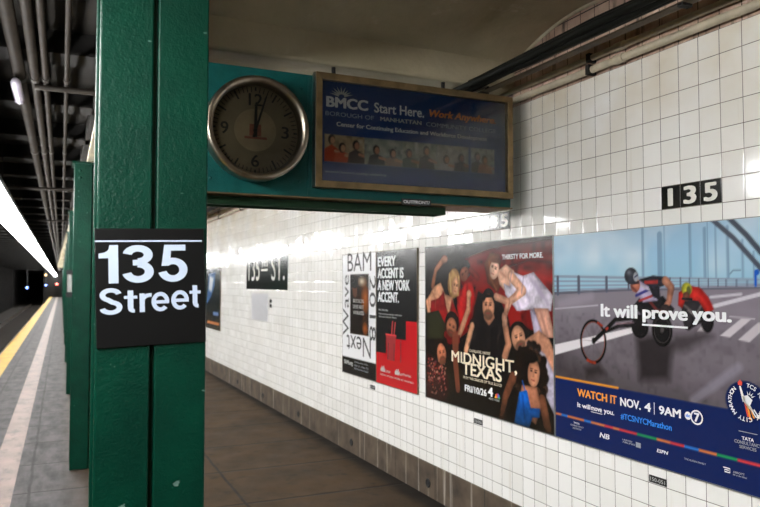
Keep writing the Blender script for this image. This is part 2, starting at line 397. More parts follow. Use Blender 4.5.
# ------------------------------------------------------------------ printed pictures: ink laid on a fine grid of vertices
class Art:
    def __init__(s, w, h, step, bg):
        s.w, s.h = w, h; s.nx, s.ny = int(w / step) + 1, int(h / step) + 1
        s.X, s.Y = np.meshgrid(np.linspace(0, w, s.nx), np.linspace(0, h, s.ny))
        s.step = step; s.c = np.empty((s.ny, s.nx, 3)); s.c[:] = bg
    vol = 0.0; grain = 0.0; tex = None
    def blend(s, a, col, sd=None):
        if (s.vol or s.grain) and sd is not None:
            if s.tex is None: s.tex = .45 * s.rnd(14, 77) + .35 * s.rnd(40, 78) + .2 * s.rnd(110, 79)
            k = 1 - s.vol + s.vol * np.clip(sd / (s.step * 4.5) + .1, 0, 1) + s.grain * (s.tex - .5) * 2
            a = np.clip(a, 0, 1)[..., None]; s.c = s.c * (1 - a) + np.array(col, float) * k[..., None] * a; return
        a = np.clip(a, 0, 1)[..., None]; s.c = s.c * (1 - a) + np.array(col, float) * a
    def poly(s, pts, col, soft=1.0, alpha=1.0):
        X, Y = s.X, s.Y; d = np.full(X.shape, 1e9); ins = np.zeros(X.shape, bool); n = len(pts)
        for i in range(n):
            ax, ay = pts[i]; bx, by = pts[(i + 1) % n]; ex, ey = bx - ax, by - ay
            t = np.clip(((X - ax) * ex + (Y - ay) * ey) / (ex * ex + ey * ey + 1e-12), 0, 1)
            d = np.minimum(d, np.hypot(X - ax - t * ex, Y - ay - t * ey))
            if ay != by:
                ins ^= ((ay > Y) != (by > Y)) & (X < (bx - ax) * (Y - ay) / (by - ay) + ax)
        sd = np.where(ins, d, -d); s.blend(np.clip(sd / (s.step * soft) + 0.5, 0, 1) * alpha, col, sd if alpha == 1 else None)
    def line(s, pts, wd, col, soft=1.0, alpha=1.0):
        wds = wd if isinstance(wd, (list, tuple)) else [wd] * len(pts); best = np.full(s.X.shape, -1e9)
        for i in range(len(pts) - 1):
            ax, ay = pts[i]; bx, by = pts[i + 1]; ex, ey = bx - ax, by - ay
            t = np.clip(((s.X - ax) * ex + (s.Y - ay) * ey) / (ex * ex + ey * ey + 1e-12), 0, 1)
            r = (wds[i] + (wds[i + 1] - wds[i]) * t) / 2
            best = np.maximum(best, r - np.hypot(s.X - ax - t * ex, s.Y - ay - t * ey))
        s.blend(np.clip(best / (s.step * soft) + 0.5, 0, 1) * alpha, col, best if alpha == 1 else None)
    def ell(s, cx, cy, rx, ry, col, rot=0, soft=1.0, alpha=1.0, ring=None):
        a = R(rot); dx, dy = s.X - cx, s.Y - cy
        x = dx * math.cos(a) + dy * math.sin(a); y = -dx * math.sin(a) + dy * math.cos(a)
        q = np.hypot(x / rx, y / ry); sd = (1 - q) * min(rx, ry)
        if ring: sd = np.minimum(sd, ring - sd)
        s.blend(np.clip(sd / (s.step * soft) + 0.5, 0, 1) * alpha, col, sd if alpha == 1 and not ring else None)
    def field(s, f, a, col): s.blend(f * a, col)
    def rnd(s, n, seed):
        r = np.random.RandomState(seed); g = r.rand(max(2, int(n * s.h / s.w)) + 2, n + 2)
        gy = np.linspace(0, g.shape[0] - 1.001, s.ny); gx = np.linspace(0, g.shape[1] - 1.001, s.nx)
        iy, ix = gy.astype(int)[:, None], gx.astype(int)[None]; fy, fx = (gy % 1)[:, None], (gx % 1)[None]
        fy = fy * fy * (3 - 2 * fy); fx = fx * fx * (3 - 2 * fx)
        return (g[iy, ix] * (1 - fy) + g[iy + 1, ix] * fy) * (1 - fx) + (g[iy, ix + 1] * (1 - fy) + g[iy + 1, ix + 1] * fy) * fx
    def face(s, cx, cy, rx, ry, skin, rot=0, turn=0.0, beard=False, eyes=(30, 20, 18)):
        s.ell(cx, cy, rx, ry, skin, rot)
        sh = tuple(c * 0.62 for c in skin); a = R(rot)
        def P(u, v): return (cx + (u * rx) * math.cos(a) - (v * ry) * math.sin(a), cy + (u * rx) * math.sin(a) + (v * ry) * math.cos(a))
        s.ell(*P(-0.6 + turn * 0.2, -0.1), rx * 0.45, ry * 0.75, sh, rot, soft=4, alpha=0.35)
        if beard: s.ell(*P(turn, -0.62), rx * 0.75, ry * 0.42, tuple(c * 0.38 for c in skin), rot, soft=2, alpha=0.75)
        for e in (-0.38, 0.38):
            s.ell(*P(e + turn, 0.12), rx * 0.2, ry * 0.07, eyes, rot, soft=1, alpha=0.9)
            s.line([P(e - 0.22 + turn, 0.27), P(e + 0.22 + turn, 0.29)], ry * 0.07, (45, 28, 22), soft=1, alpha=0.8)
        s.line([P(turn + 0.06, 0.1), P(turn + 0.12, -0.22), P(turn - 0.06, -0.26)], ry * 0.06, sh, soft=1, alpha=0.8)
        s.line([P(turn - 0.26, -0.52), P(turn + 0.26, -0.52)], ry * 0.09, (130, 55, 50), soft=1, alpha=0.9)
    def build(s, name, parent, z):
        nx, ny = s.nx, s.ny
        v = np.zeros((nx * ny, 3), np.float32); v[:, 0] = s.X.ravel(); v[:, 1] = s.Y.ravel(); v[:, 2] = z
        i = (np.arange(ny - 1)[:, None] * nx + np.arange(nx - 1)[None]).ravel()
        f = np.stack([i, i + 1, i + nx + 1, i + nx], 1)
        me = bpy.data.meshes.new(name)
        me.vertices.add(len(v)); me.vertices.foreach_set('co', v.ravel())
        me.loops.add(f.size); me.loops.foreach_set('vertex_index', f.ravel().astype(np.int32))
        me.polygons.add(len(f)); me.polygons.foreach_set('loop_start', (np.arange(len(f)) * 4).astype(np.int32))
        me.update(calc_edges=True)
        c = np.clip(s.c / 255.0, 0, 1); c = np.where(c <= 0.04045, c / 12.92, ((c + 0.055) / 1.055) ** 2.4)
        at = me.color_attributes.new('ink', 'FLOAT_COLOR', 'POINT')
        at.data.foreach_set('color', np.concatenate([c.reshape(-1, 3), np.ones((nx * ny, 1))], 1).astype(np.float32).ravel())
        return link(name, me, M['art'], parent)

# ================================================================== SETTING
WX = 2.605
Y0, Y1 = -10.0, 90.0
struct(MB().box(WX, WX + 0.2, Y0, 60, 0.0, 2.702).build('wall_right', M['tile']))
struct(MB().box(WX + 0.004, WX + 0.2, Y0, 60, 2.702, 3.2).build('trim_1', M['upper']))
struct(MB().box(WX - 0.012, WX, Y0, 60, 0.0, 0.25).build('baseboard_right', M['plinth'], bevel=0.004))
fl = struct(MB().box(-1.22, 3.6, Y0, Y1, -0.18, 0.0).build('floor', M['floor'], rz=-TURN))
struct(MB().box(-1.22, -0.93, Y0, Y1, 0.0, 0.006).build('trim_2', M['yellow'], rz=-TURN))
struct(MB().box(-0.51, -0.31, Y0, Y1, 0.0, 0.003).build('trim_3', M['pale'], rz=-TURN))
struct(MB().box(-1.1, -0.9, Y0, Y1, -1.2, -0.18).build('trim_4', M['dark'], rz=-TURN))
PIT = 4.55 / 3
def vault():
    b = MB(); n = 14; k0 = -5
    xs = (0.36, 1.0, 1.8, WX + 0.02)
    for k in range(k0, 38):
        ya = 2.25 + PIT * k + (0.10 if k == 0 else 0.17); yb = 2.25 + PIT * (k + 1) - (0.10 if k == -1 else 0.17); ym = (ya + yb) / 2; hw = (yb - ya) / 2
        rows = []
        for i in range(n + 1):
            y = ya + (yb - ya) * i / n; z = 2.975 + 0.135 * (1 - ((y - ym) / hw) ** 2)
            rows.append([b.bm.verts.new((x, y, z)) for x in xs])
        for r0, r1 in zip(rows, rows[1:]):
            for j in range(len(xs) - 1): b.bm.faces.new((r0[j], r0[j + 1], r1[j + 1], r1[j]))
    o = b.build('ceiling', M['vault'], smooth=True, recalc=False); return struct(o)
vault()
struct(MB().box(0.3, WX, Y0, 60, 3.14, 3.3).build('trim_5', M['dark']))
for k in range(-5, 39):                              # concrete-cased cross beams between the vaults
    yc = 2.25 + PIT * k
    hw, zb = (0.10, 2.95) if k == 0 else (0.17, 2.8)   # the one over the near column is shallower
    o = MB().box(0.36, WX, yc - hw, yc + hw, zb, 3.16).build('trim_6', M['vault'], bevel=0.02); struct(o)
struct(MB().box(0.185, 0.42, Y0, Y1, 2.662, 2.69).build('trim_7', M['beige'], bevel=0.004, rz=-TURN))
struct(MB().box(0.31, 0.40, Y0, Y1, 2.69, 3.32).build('trim_8', M['soot'], rz=-TURN))
struct(MB().box(-5.6, 0.4, Y0, 140, 3.32, 3.5).build('ceiling', M['dark'], rz=-TURN))
for k in range(-5, 60):
    yc = 2.25 + PIT * k
    struct(MB().box(-5.4, 0.31, -0.06, 0.06, 3.16, 3.32).box(-5.4, 0.31, -0.14, 0.14, 3.14, 3.16).build('trim_9', M['soot'], loc=LP(0, yc), rz=-TURN))
for k in range(-2, 8):                               # pale plaster bead where each vault meets the wall
    ya = 2.25 + PIT * k + (0.10 if k == 0 else 0.17); yb = 2.25 + PIT * (k + 1) - (0.10 if k == -1 else 0.17)
    struct(MB().tube([(WX, ya + (yb - ya) * i / 20, 2.97 + 0.135 * (1 - (i / 10 - 1) ** 2)) for i in range(21)], 0.011, 8).build('trim_11', M['beige'], smooth=True))
# tracks
tb = struct(MB().box(-5.6, -1.0, Y0, 140, -1.4, -1.2).build('trackbed', M['ballast'], rz=-TURN))
b = MB()
for k in range(170): b.box(-3.75, -1.6, Y0 + k * 0.62, Y0 + k * 0.62 + 0.24, -1.2, -1.12)
o = b.build('cross_ties', M['wood'], rz=-TURN); tag(o, 'dark wooden cross ties lying along the track bed', 'railway ties', kind='stuff')
for x, l in ((-1.98, 'steel running rail nearest the platform edge, on the dark ties'), (-3.42, 'steel running rail farther from the platform, beside the tunnel wall')):
    o = MB().prism([(x - .06, -1.12), (x + .06, -1.12), (x + .06, -1.105), (x + .01, -1.09), (x + .01, -1.02), (x + .036, -1.01), (x + .036, -0.97), (x - .036, -0.97), (x - .036, -1.01), (x - .01, -1.02), (x - .01, -1.09), (x - .06, -1.105)], -Y0 * -1, 0).bm
    o.free()
    bm = MB(); bm.prism([(x - .06, -1.12), (x + .06, -1.12), (x + .06, -1.105), (x + .01, -1.09), (x + .01, -1.02), (x + .036, -1.01), (x + .036, -0.97), (x - .036, -0.97), (x - .036, -1.01), (x - .01, -1.02), (x - .01, -1.09), (x - .06, -1.105)], 0, 110)
    for v in bm.bm.verts: v.co = Vector((v.co.x, Y0 + v.co.z, v.co.y))
    tag(bm.build('running_rail', M['rail'], rz=-TURN), l, 'rail', 'running rails')
struct(MB().box(-5.6, -5.3, Y0, 140, -1.4, 3.4).build('wall_left', M['soot'], rz=-TURN))
for k in range(-4, 60):
    struct(MB().box(-5.3, -5.1, -0.13, 0.13, -1.2, 3.2).build('trim_10', M['soot'], loc=LP(0, 2.25 + PIT * k), rz=-TURN))
struct(MB().box(-5.6, 3.2, 140, 140.3, -1.4, 3.5).build('wall_back', M['soot']))
struct(MB().box(-0.9, 3.2, Y1, Y1 + 0.3, -1.4, 3.5).build('wall_end', M['soot']))

# ================================================================== LIGHT FIXTURES over the platform edge
ORD = ['first', 'second', 'third', 'fourth', 'fifth', 'sixth', 'seventh', 'eighth', 'ninth', 'tenth', 'eleventh', 'twelfth', 'thirteenth', 'fourteenth', 'fifteenth', 'sixteenth', 'seventeenth', 'eighteenth', 'nineteenth', 'twentieth', 'twenty-first', 'twenty-second', 'twenty-third', 'twenty-fourth', 'twenty-fifth']
FL = 4.88; FXc = -0.656
def fixture():
    r = empty('fluorescent_fixture')
    MB().box(-0.12, 0.12, 0.01, FL - 0.01, 2.56, 2.61).build('housing', M['signal'], r, bevel=0.006)
    MB().box(-0.108, 0.108, 0.02, FL - 0.02, 2.42, 2.56).build('lens', M['lamp'], r, bevel=0.012)
    for y in (0.6, FL - 0.6): MB().tube([(0, y, 2.61), (0, y, 3.2)], 0.008, 8).build('hanger_rod', M['soot'], r)
    return r
fx0 = fixture(); nvis = 0
k = 0; y = LAMP_START
while y < 92:
    o = fx0 if k == 0 else copy_tree(fx0)
    o.location = LP(FXc, y); o.rotation_euler.z = -TURN
    o['category'] = 'light fixture'
    if y + FL > 7.6:
        o['group'] = 'fluorescent fixtures over the platform edge'
        o['label'] = ('nearest glowing white fluorescent fixture in view, cut by the left picture edge' if nvis == 0 else
                      'glowing white fluorescent fixture over the platform edge, %s from the left picture edge' % ORD[nvis])
        nvis += 1
    else:
        o['group'] = 'fluorescent fixtures behind the view'
        o['label'] = 'white fluorescent fixture over the platform edge, out of view'
    y += FL; k += 1

# ================================================================== STEEL COLUMNS
def angle_bar(sx, sy, h):
    b = MB(); w, d, th = 0.1515, 0.14, 0.02
    P = [(0.006, d), (w, d), (w, d - th), (0.006 + th, d - th), (0.006 + th, 0.0), (0.006, 0.0)]
    return b.prism([(x * sx, y * sy) for x, y in P], 0, h)
def column(h=2.66):
    r = empty('steel_column')
    for sx in (-1, 1):
        for sy in (-1, 1): angle_bar(sx, sy, h).build('angle_bar', M['green'], r, bevel=0.005)
    MB().box(-0.006, 0.006, -0.105, 0.105, 0, h).build('web_plate', M['olive'], r)
    MB().box(-0.17, 0.17, -0.15, 0.15, 2.645, h + 0.002).build('cap_plate', M['green'], r)
    for x in (-0.105, 0.105):
        for z in (2.52, 2.58):
            bl = MB().lathe([(0.0, 0.012), (0.008, 0.010), (0.013, 0.0)], 12)
            o = bl.build('rivet', M['green'], r, smooth=True); o.rotation_euler = (R(90), 0, 0); o.location = (x, -0.14, z)
    return r
c0 = column(); CX = 0.239
cl = ['dark green steel column nearest the camera, carrying the black station sign',
      'second dark green steel column, with a small silver box on its track side', 'third dark green steel column along the platform, just behind the second',
      'fourth dark green steel column along the platform, a thin edge behind the third', 'fifth dark green steel column along the platform, nearly hidden']
for k in range(18):
    yc = 2.25 + 4.55 * k
    o = c0 if k == 0 else copy_tree(c0)
    o.location = LP(CX, yc); o.rotation_euler.z = -TURN
    tag(o, cl[k] if k < 5 else 'dark green steel column far down the platform, hidden in the receding row', 'column', 'green steel platform columns' if k < 5 else 'farthest green columns')

# small silver box on the second column
pb = empty('electrical_box', LP(CX - 0.1515, 6.72, 1.49)); pb.rotation_euler.z = -TURN
tag(pb, 'small silver electrical box on the track side of the second green column', 'electrical box')
MB().box(-0.045, 0.0, -0.05, 0.05, 0.03, 0.19).build('housing', M['silver'], pb, bevel=0.006)
MB().box(-0.05, 0.0, -0.055, 0.055, 0.19, 0.225).build('top_cap', M['signal'], pb)
MB().box(-0.05, 0.0, -0.055, 0.055, -0.01, 0.03).build('bottom_cap', M['signal'], pb)

# ------------------------------------------------------------------ "135 Street" sign on the near column
def arc(cx, cy, rx, ry, a0, a1, n=22): return [(cx + rx * math.cos(R(a0 + (a1 - a0) * i / n)), cy + ry * math.sin(R(a0 + (a1 - a0) * i / n))) for i in range(n + 1)]
def glyph(b, ch, x0, x1, y0, y1):
    t = MB()
    if ch == '1': t.poly([(0, .66), (0, .785), (.1, .80), (.165, .84), (.2, .9), (.215, 1), (.385, 1), (.385, 0), (.19, 0), (.19, .66)])
    if ch == '3':
        t.ribbon(arc(.3, .735, .2, .178, 172, -90), .175); t.ribbon(arc(.3, .285, .215, .205, 92, -170), .175); t.ribbon([(.2, .53), (.33, .53)], .15)
    if ch == '5':
        t.ribbon([(.56, .92), (.13, .92)], .16); t.poly([(.12, 1), (.265, 1), (.24, .56), (.21, .43), (.055, .43)]); t.ribbon(arc(.29, .32, .22, .24, 132, -168), .175)
    if ch == 'S':
        t.ribbon(arc(.33, .735, .235, .185, 12, 250) + arc(.33, .27, .25, .19, 78, -168), .165)
    if ch == 't':
        t.ribbon([(.2, .95), (.2, .2)] + arc(.3, .2, .1, .13, 180, 275, 8), .15); t.ribbon([(.03, .66), (.38, .66)], .13)
    if ch == 'r':
        t.ribbon([(.1, .73), (.1, 0)], .16); t.ribbon(arc(.36, .42, .26, .24, 178, 82, 10), .15)
    if ch == 'e':
        t.ribbon(arc(.32, .355, .225, .285, -2, 318), .145); t.ribbon([(.12, .345), (.61, .345)], .12)
    xs = [v.co.x for v in t.bm.verts]; ys = [v.co.y for v in t.bm.verts]; a, c, d, e = min(xs), max(xs), min(ys), max(ys)
    for i, f in enumerate(t.bm.faces):
        vs = [b.bm.verts.new((x0 + (v.co.x - a) / (c - a) * (x1 - x0), y0 + (v.co.y - d) / (e - d) * (y1 - y0), i * 0.00003)) for v in f.verts]
        b.bm.faces.new(vs)
    t.bm.free()
sg = empty('station_sign', mat=face_matrix_front(0.1140, 2.106, 1.420, 0.03))
tag(sg, 'black sign reading 135 Street in white, on the nearest green column', 'station sign')
sgp = MB().prism([(0, 0), (0.299, 0), (0.299, 0.332), (0, 0.332)], -0.002, 0.006).build('panel', M['black'], sg, bevel=0.0015)
q = 0.299 / 397.0
def sx(x): return (x - 40) * q
def sy(y): return 0.332 - (y - 28) * q * 1.005
b = MB(); b.poly([(sx(38) + .002, sy(78)), (sx(428), sy(79)), (sx(428), sy(73)), (sx(38) + .002, sy(72))])
o = b.build('stripe', M['signwhite'], sgp); o.location.z = 0.0075
b = MB()
for ch, x0, x1 in (('1', 52, 120), ('3', 134, 246), ('5', 263, 371)): glyph(b, ch, sx(x0), sx(x1), sy(231), sy(90))
o = b.build('numerals', M['signwhite'], sgp); o.location.z = 0.0075
b = MB()
for ch, x0, x1, yt, yb in (('S', 53, 132, 248, 346), ('t', 138, 185, 259, 342), ('r', 193, 237, 271, 341), ('e', 236, 301, 268, 341), ('e', 308, 374, 264, 338), ('t', 377, 419, 247, 333)):
    glyph(b, ch, sx(x0), sx(x1), sy(yb), sy(yt))
o = b.build('lettering', M['signwhite'], sgp); o.location.z = 0.0075

# ================================================================== CLOCK AND DISPLAY on the hung green cabinet
BY = 3.5
cab = empty('hung_cabinet', (1.5, BY, 2.045)); tag(cab, 'teal green steel cabinet hung under the vault, holding clock and framed display', 'sign cabinet')
def cb(b, name, mat, bevel=0.004):
    o = b.build(name, mat, cab, bevel=bevel); o.location = (-1.5, -BY, -2.045); return o
cb(MB().box(0.44, 2.49, BY, BY + 0.26, 2.052, 2.70), 'body', M['teal'])
cb(MB().box(0.43, 2.495, BY - 0.014, BY + 0.27, 2.044, 2.052), 'bottom_flange', M['bronze'], 0.002)
cb(MB().box(1.205, 1.215, BY - 0.006, BY, 2.06, 2.69), 'seam_strip', M['teal'], 0.002)
for x in (0.7, 1.4, 2.1): cb(MB().tube([(x, BY + 0.13, 2.70), (x, BY + 0.13, 2.81)], 0.012, 8), 'hanger_rod', M['soot'], 0)
for x, z in ((1.16, 2.13), (1.17, 2.62), (0.70, 2.12)):
    o = MB().lathe([(0, .006), (.006, .005), (.009, 0)], 10).build('bolt', M['teal'], cab, smooth=True); o.rotation_euler = (R(90), 0, 0); o.location = (x - 1.5, 0, z - 2.045)
mp = MB().box(1.748, 1.933, BY - 0.020, BY - 0.014, 2.036, 2.070).build('maker_plate', M['black'], cab); mp.location = (-1.5, -BY, -2.045)
te = text('lettering', 'OUTFRONT/', (0.258, 0.425, 0.0, 0.018), M['white'], None, bold=0.04)
te.parent = mp; te.matrix_basis = face_matrix_front(1.5, BY - 0.0206, 2.044)
bmr = empty('support_channel', (1.25, 3.64, 2.0)); tag(bmr, 'dark green steel channel running just below the hung cabinet', 'steel beam')
bo = MB().box(-0.85, 0.83, -0.07, 0.07, 0.03, 0.042).box(-0.85, 0.83, -0.07, -0.06, 0.0, 0.03).box(-0.85, 0.83, 0.06, 0.07, 0.0, 0.03).build('channel', M['olive'], bmr)
MB().box(0.825, 0.83, -0.06, 0.06, 0.0, 0.03).build('end_plate', M['olive'], bmr)

ck = empty('wall_clock', mat=face_matrix_front(0.917, BY, 2.372)); tag(ck, 'round metal rimmed clock showing about three past twelve, on the teal cabinet', 'clock')
MB().lathe([(0.256, 0.0), (0.262, 0.02), (0.262, 0.092), (0.258, 0.106), (0.249, 0.112), (0.236, 0.110), (0.228, 0.100), (0.225, 0.085), (0.225, 0.02)], 96).build('rim', M['bezel'], ck, smooth=True)
dial = MB().lathe([(0, 0.03), (0.226, 0.03)], 96).build('dial', M['dial'], ck)
MB().lathe([(0, 0.0305), (0.108, 0.0305)], 64).build('dial_emblem', M['dialin'], dial)
b = MB().box(-0.055, 0.06, -0.045, -0.033, 0.0306, 0.0309).box(-0.03, 0.03, -0.03, 0.03, 0.0306, 0.0309).build('emblem_print', M['dialred'], dial)
b = MB()
for k in range(60):
    a = R(90 - 6 * k); big = k % 5 == 0; r1 = 0.219; r0 = 0.172 if big else 0.192; wd = 0.0045 if big else 0.0022
    if k in (0, 15, 30, 45): r0 = 0.2
    u = (math.cos(a), math.sin(a)); n = (-u[1] * wd, u[0] * wd)
    b.poly([(u[0] * r0 + n[0], u[1] * r0 + n[1]), (u[0] * r0 - n[0], u[1] * r0 - n[1]), (u[0] * r1 - n[0], u[1] * r1 - n[1]), (u[0] * r1 + n[0], u[1] * r1 + n[1])], 0.0308)
b.build('minute_marks', M['ink'], dial)
for s, x, yy, wd in (('12', 0, 0.155, 0.072), ('3', 0.156, 0.0, 0.040), ('6', 0, -0.156, 0.042), ('9', -0.156, 0.0, 0.040)):
    text('numeral', s, (x - wd / 2, x + wd / 2, yy - 0.031, yy + 0.031), M['ink'], dial, bold=0.02, z=0.031)
def hand(ang, l, tail, wd, z):
    u = (math.cos(R(ang)), math.sin(R(ang))); n = (-u[1], u[0])
    P = [(-tail, -wd), (l * .9, -wd * .75), (l, 0), (l * .9, wd * .75), (-tail, wd)]
    return MB().prism([(u[0] * a + n[0] * c, u[1] * a + n[1] * c) for a, c in P], z, z + 0.002)
hand(89, 0.145, 0.035, 0.009, 0.034).build('hour_hand', M['ink'], ck)
hand(90 - 17, 0.195, 0.04, 0.006, 0.038).build('minute_hand', M['ink'], ck)
MB().lathe([(0, 0.046), (0.008, 0.045), (0.010, 0.038), (0.010, 0.031)], 16).build('hub', M['ink'], ck)
MB().lathe([(0, 0.098), (0.1, 0.096), (0.226, 0.090)], 64).build('glass', M['glass'], ck, smooth=True)

# advertising display, frame 1.25 x 0.615 m
dp = empty('advertising_display', mat=face_matrix_front(1.234, BY, 2.102)); tag(dp, 'framed blue college advertisement display on the teal cabinet, reading Start Here. Work Anywhere.', 'display sign')
DW, DH, FZ = 1.242, 0.608, 0.05
def frame_part(P, name, mat, bev=0.003): MB().prism(P, 0.0, FZ).build(name, mat, dp, bevel=bev)
fw = 0.036
frame_part([(0, 0), (DW, 0), (DW - fw, fw), (fw, fw)], 'frame_rail', M['bronze']); frame_part([(0, DH), (fw, DH - fw), (DW - fw, DH - fw), (DW, DH)], 'frame_rail', M['bronze'])
frame_part([(0, 0), (fw, fw), (fw, DH - fw), (0, DH)], 'frame_rail', M['bronze']); frame_part([(DW, 0), (DW, DH), (DW - fw, DH - fw), (DW - fw, fw)], 'frame_rail', M['bronze'])
MB().prism([(-0.004, 0), (0.0, 0), (0.0, DH), (-0.004, DH)], 0.0, FZ + 0.001).build('edge_strip', M['silver'], dp)
A = Art(DW - 2 * fw, DH - 2 * fw, 0.005, (30, 62, 124))
A.X += fw; A.Y += fw
A.field(np.clip((0.12 - A.Y) / 0.02, 0, 1), 1, (40, 70, 140)); A.field(np.clip((A.Y - 0.3) / 0.2, 0, 1), 0.5, (28, 58, 104))
def photo_strip(x0, x1, base, seed, people):
    Y_a, Y_b = 0.142, 0.288
    A.poly([(x0, Y_a), (x1, Y_a), (x1, Y_b), (x0, Y_b)], base)
    m = (A.X > x0) & (A.X < x1) & (A.Y > Y_a) & (A.Y < Y_b)
    A.field(m * np.clip(A.rnd(60, seed) * 2 - 1, 0, 1), 0.6, tuple(c * 0.5 for c in base)); A.field(m * np.clip(A.rnd(40, seed + 1) * 2 - 1.1, 0, 1), 0.7, (225, 215, 195))
    keep = A.c.copy()
    for px, ph, body, skin in people:
        A.poly([(px - .05, Y_a), (px - .04, Y_a + ph * .45), (px, Y_a + ph * .62), (px + .045, Y_a + ph * .42), (px + .055, Y_a)], body)
        A.line([(px + .02, Y_a + ph * .4), (px + .07, Y_a + ph * .3)], .016, skin); A.ell(px, Y_a + ph * .8, .02, .026, (36, 26, 22)); A.ell(px + .005, Y_a + ph * .77, .014, .02, skin)
    A.c = np.where(m[..., None], A.c, keep)
photo_strip(0.06, 0.29, (186, 156, 120), 3, [(0.10, 0.15, (190, 70, 40), (210, 150, 115)), (0.16, 0.10, (205, 90, 60), (215, 160, 120)), (0.24, 0.125, (70, 60, 60), (190, 130, 100))])
photo_strip(0.29, 0.52, (150, 150, 140), 5, [(0.36, 0.105, (40, 40, 44), (190, 130, 100)), (0.46, 0.09, (150, 120, 100), (200, 150, 120))])
photo_strip(0.52, 0.74, (160, 158, 140), 8, [(0.56, 0.10, (60, 70, 52), (170, 120, 90)), (0.67, 0.13, (50, 46, 44), (200, 150, 120))])
photo_strip(0.74, 0.95, (176, 168, 152), 11, [(0.80, 0.08, (190, 180, 170), (190, 140, 110)), (0.90, 0.10, (52, 40, 36), (150, 100, 76))])
photo_strip(0.965, 1.13, (196, 194, 184), 14, [(1.01, 0.12, (70, 56, 46), (150, 100, 76)), (1.06, 0.10, (176, 120, 92), (200, 150, 120))])
dpic = A.build('printed_picture', dp, 0.018)
for i, (s, bx, mt, bo, sh) in enumerate([
    ('BMCC', (0.067, 0.311, 0.434, 0.492), 'white', 0.05, 0), ('Start Here.', (0.347, 0.656, 0.432, 0.487), 'white', 0.02, 0),
    ('Work Anywhere.', (0.690, 1.138, 0.430, 0.484), 'ford2', 0.045, 0.25), ('BOROUGH OF', (0.064, 0.345, 0.388, 0.411), 'fdim', 0.0, 0),
    ('MANHATTAN', (0.383, 0.640, 0.389, 0.412), 'fdim2', 0.04, 0), ('COMMUNITY COLLEGE', (0.67, 1.14, 0.386, 0.410), 'fdim', 0.0, 0),
    ('Center for Continuing Education and Workforce Development', (0.126, 1.078, 0.328, 0.359), 'white', 0.03, 0),
    ('www.bmcc.cuny.edu/ce', (0.06, 0.42, 0.078, 0.098), 'fdim', 0, 0)]):
    text('lettering', s, bx, M[mt], dpic, bold=bo, shear=sh, z=0.0195)
b = MB()
for a in range(20, 170, 18):
    u = (math.cos(R(a)), math.sin(R(a))); n = (-u[1], u[0]); c = (0.155, 0.497); l = 0.055 if 60 < a < 130 else 0.048
    b.poly([(c[0] + u[0] * .016 + n[0] * .006, c[1] + u[1] * .012 + n[1] * .006), (c[0] + u[0] * .016 - n[0] * .006, c[1] + u[1] * .012 - n[1] * .006), (c[0] + u[0] * l * 1.5, c[1] + u[1] * l)], 0.0195)
b.build('sunburst_emblem', M['fdim2'], dpic)
MB().prism([(fw - .004, fw - .004), (DW - fw + .004, fw - .004), (DW - fw + .004, DH - fw + .004), (fw - .004, DH - fw + .004)], 0.038, 0.041).build('glass', M['glass'], dp)

# ================================================================== POSTERS on the tiled wall
def poster(label, cat, Y, Z, wd, ht, edge, th=0.012):
    r = empty('advertising_poster', mat=face_matrix_wall(Y, Z, WX)); tag(r, label, cat, 'posters on the tiled wall')
    MB().prism([(0, 0), (wd, 0), (wd, ht), (0, ht)], 0.0, th - 0.002).build('backing_board', M['signal'], r)
    e = 0.004; b = MB()
    for P in ([(-e, -e), (wd + e, -e), (wd, 0), (0, 0)], [(-e, ht + e), (0, ht), (wd, ht), (wd + e, ht + e)], [(-e, -e), (0, 0), (0, ht), (-e, ht + e)], [(wd + e, -e), (wd + e, ht + e), (wd, ht), (wd, 0)]):
        b.prism(P, 0.0, th + 0.002)
    b.build('frame', M[edge], r)
    return r
TZ = 0.0118; TL = 0.0128

# --- marathon poster
r = poster('wide road race advertisement showing wheelchair racers on a bridge, above a navy band', 'poster', 3.230, 0.740, 1.53, 1.128, 'galv')
A = Art(1.53, 1.128, 0.0055, (152, 192, 218))
n1, n2 = A.rnd(9, 1), A.rnd(22, 2)
A.field(np.clip(n1 * 1.6 + n2 * .5 - .75, 0, 1), .75, (206, 220, 228)); A.field(np.clip((1.0 - A.Y) / .12, 0, 1), .5, (140, 188, 206)); A.field(np.clip((A.Y - 1.0) / .12, 0, 1), .5, (160, 186, 208))
for x, wv, y1 in ((.667, .016, 1.128), (.772, .03, 1.09), (.80, .006, 1.128), (.946, .014, 1.128), (1.025, .016, 1.1), (1.04, .005, 1.128), (1.081, .008, 1.128), (1.141, .014, 1.1), (1.211, .01, 1.04), (1.262, .008, .99), (1.36, .012, .96), (1.44, .01, .95)):
    A.line([(x, .885), (x, y1)], wv, (112, 142, 172), alpha=.75)
A.line([(1.05, 1.15), (1.17, 1.05), (1.298, .915), (1.42, .86)], .022, (72, 78, 92)); A.line([(1.135, 1.15), (1.23, 1.06), (1.298, .982), (1.5, .88)], .024, (58, 66, 80))
A.line([(1.15, .9), (1.165, .915), (1.2, .915)], .004, (90, 110, 130))
# road
A.poly([(-.1, .33), (1.6, .33), (1.6, .86), (1.29, .855), (.5, .835), (-.1, .80)], (128, 120, 130))
A.field(np.clip((.75 - A.Y) / .42, 0, 1) * (A.Y < .83), .72, (66, 60, 62)); A.field(np.clip(n2 - .45, 0, 1) * (A.Y < .8), .5, (150, 142, 150)); A.field(np.clip(A.rnd(70, 6) - .5, 0, 1) * (A.Y < .7), .35, (40, 38, 40))
A.field(np.clip(1 - np.hypot((A.X - 1.05) / .35, (A.Y - .45) / .1), 0, 1), .5, (120, 112, 122))
A.poly([(-.1, .33), (-.1, .50), (.15, .42), (.4, .33)], (42, 36, 38), soft=30, alpha=.6)
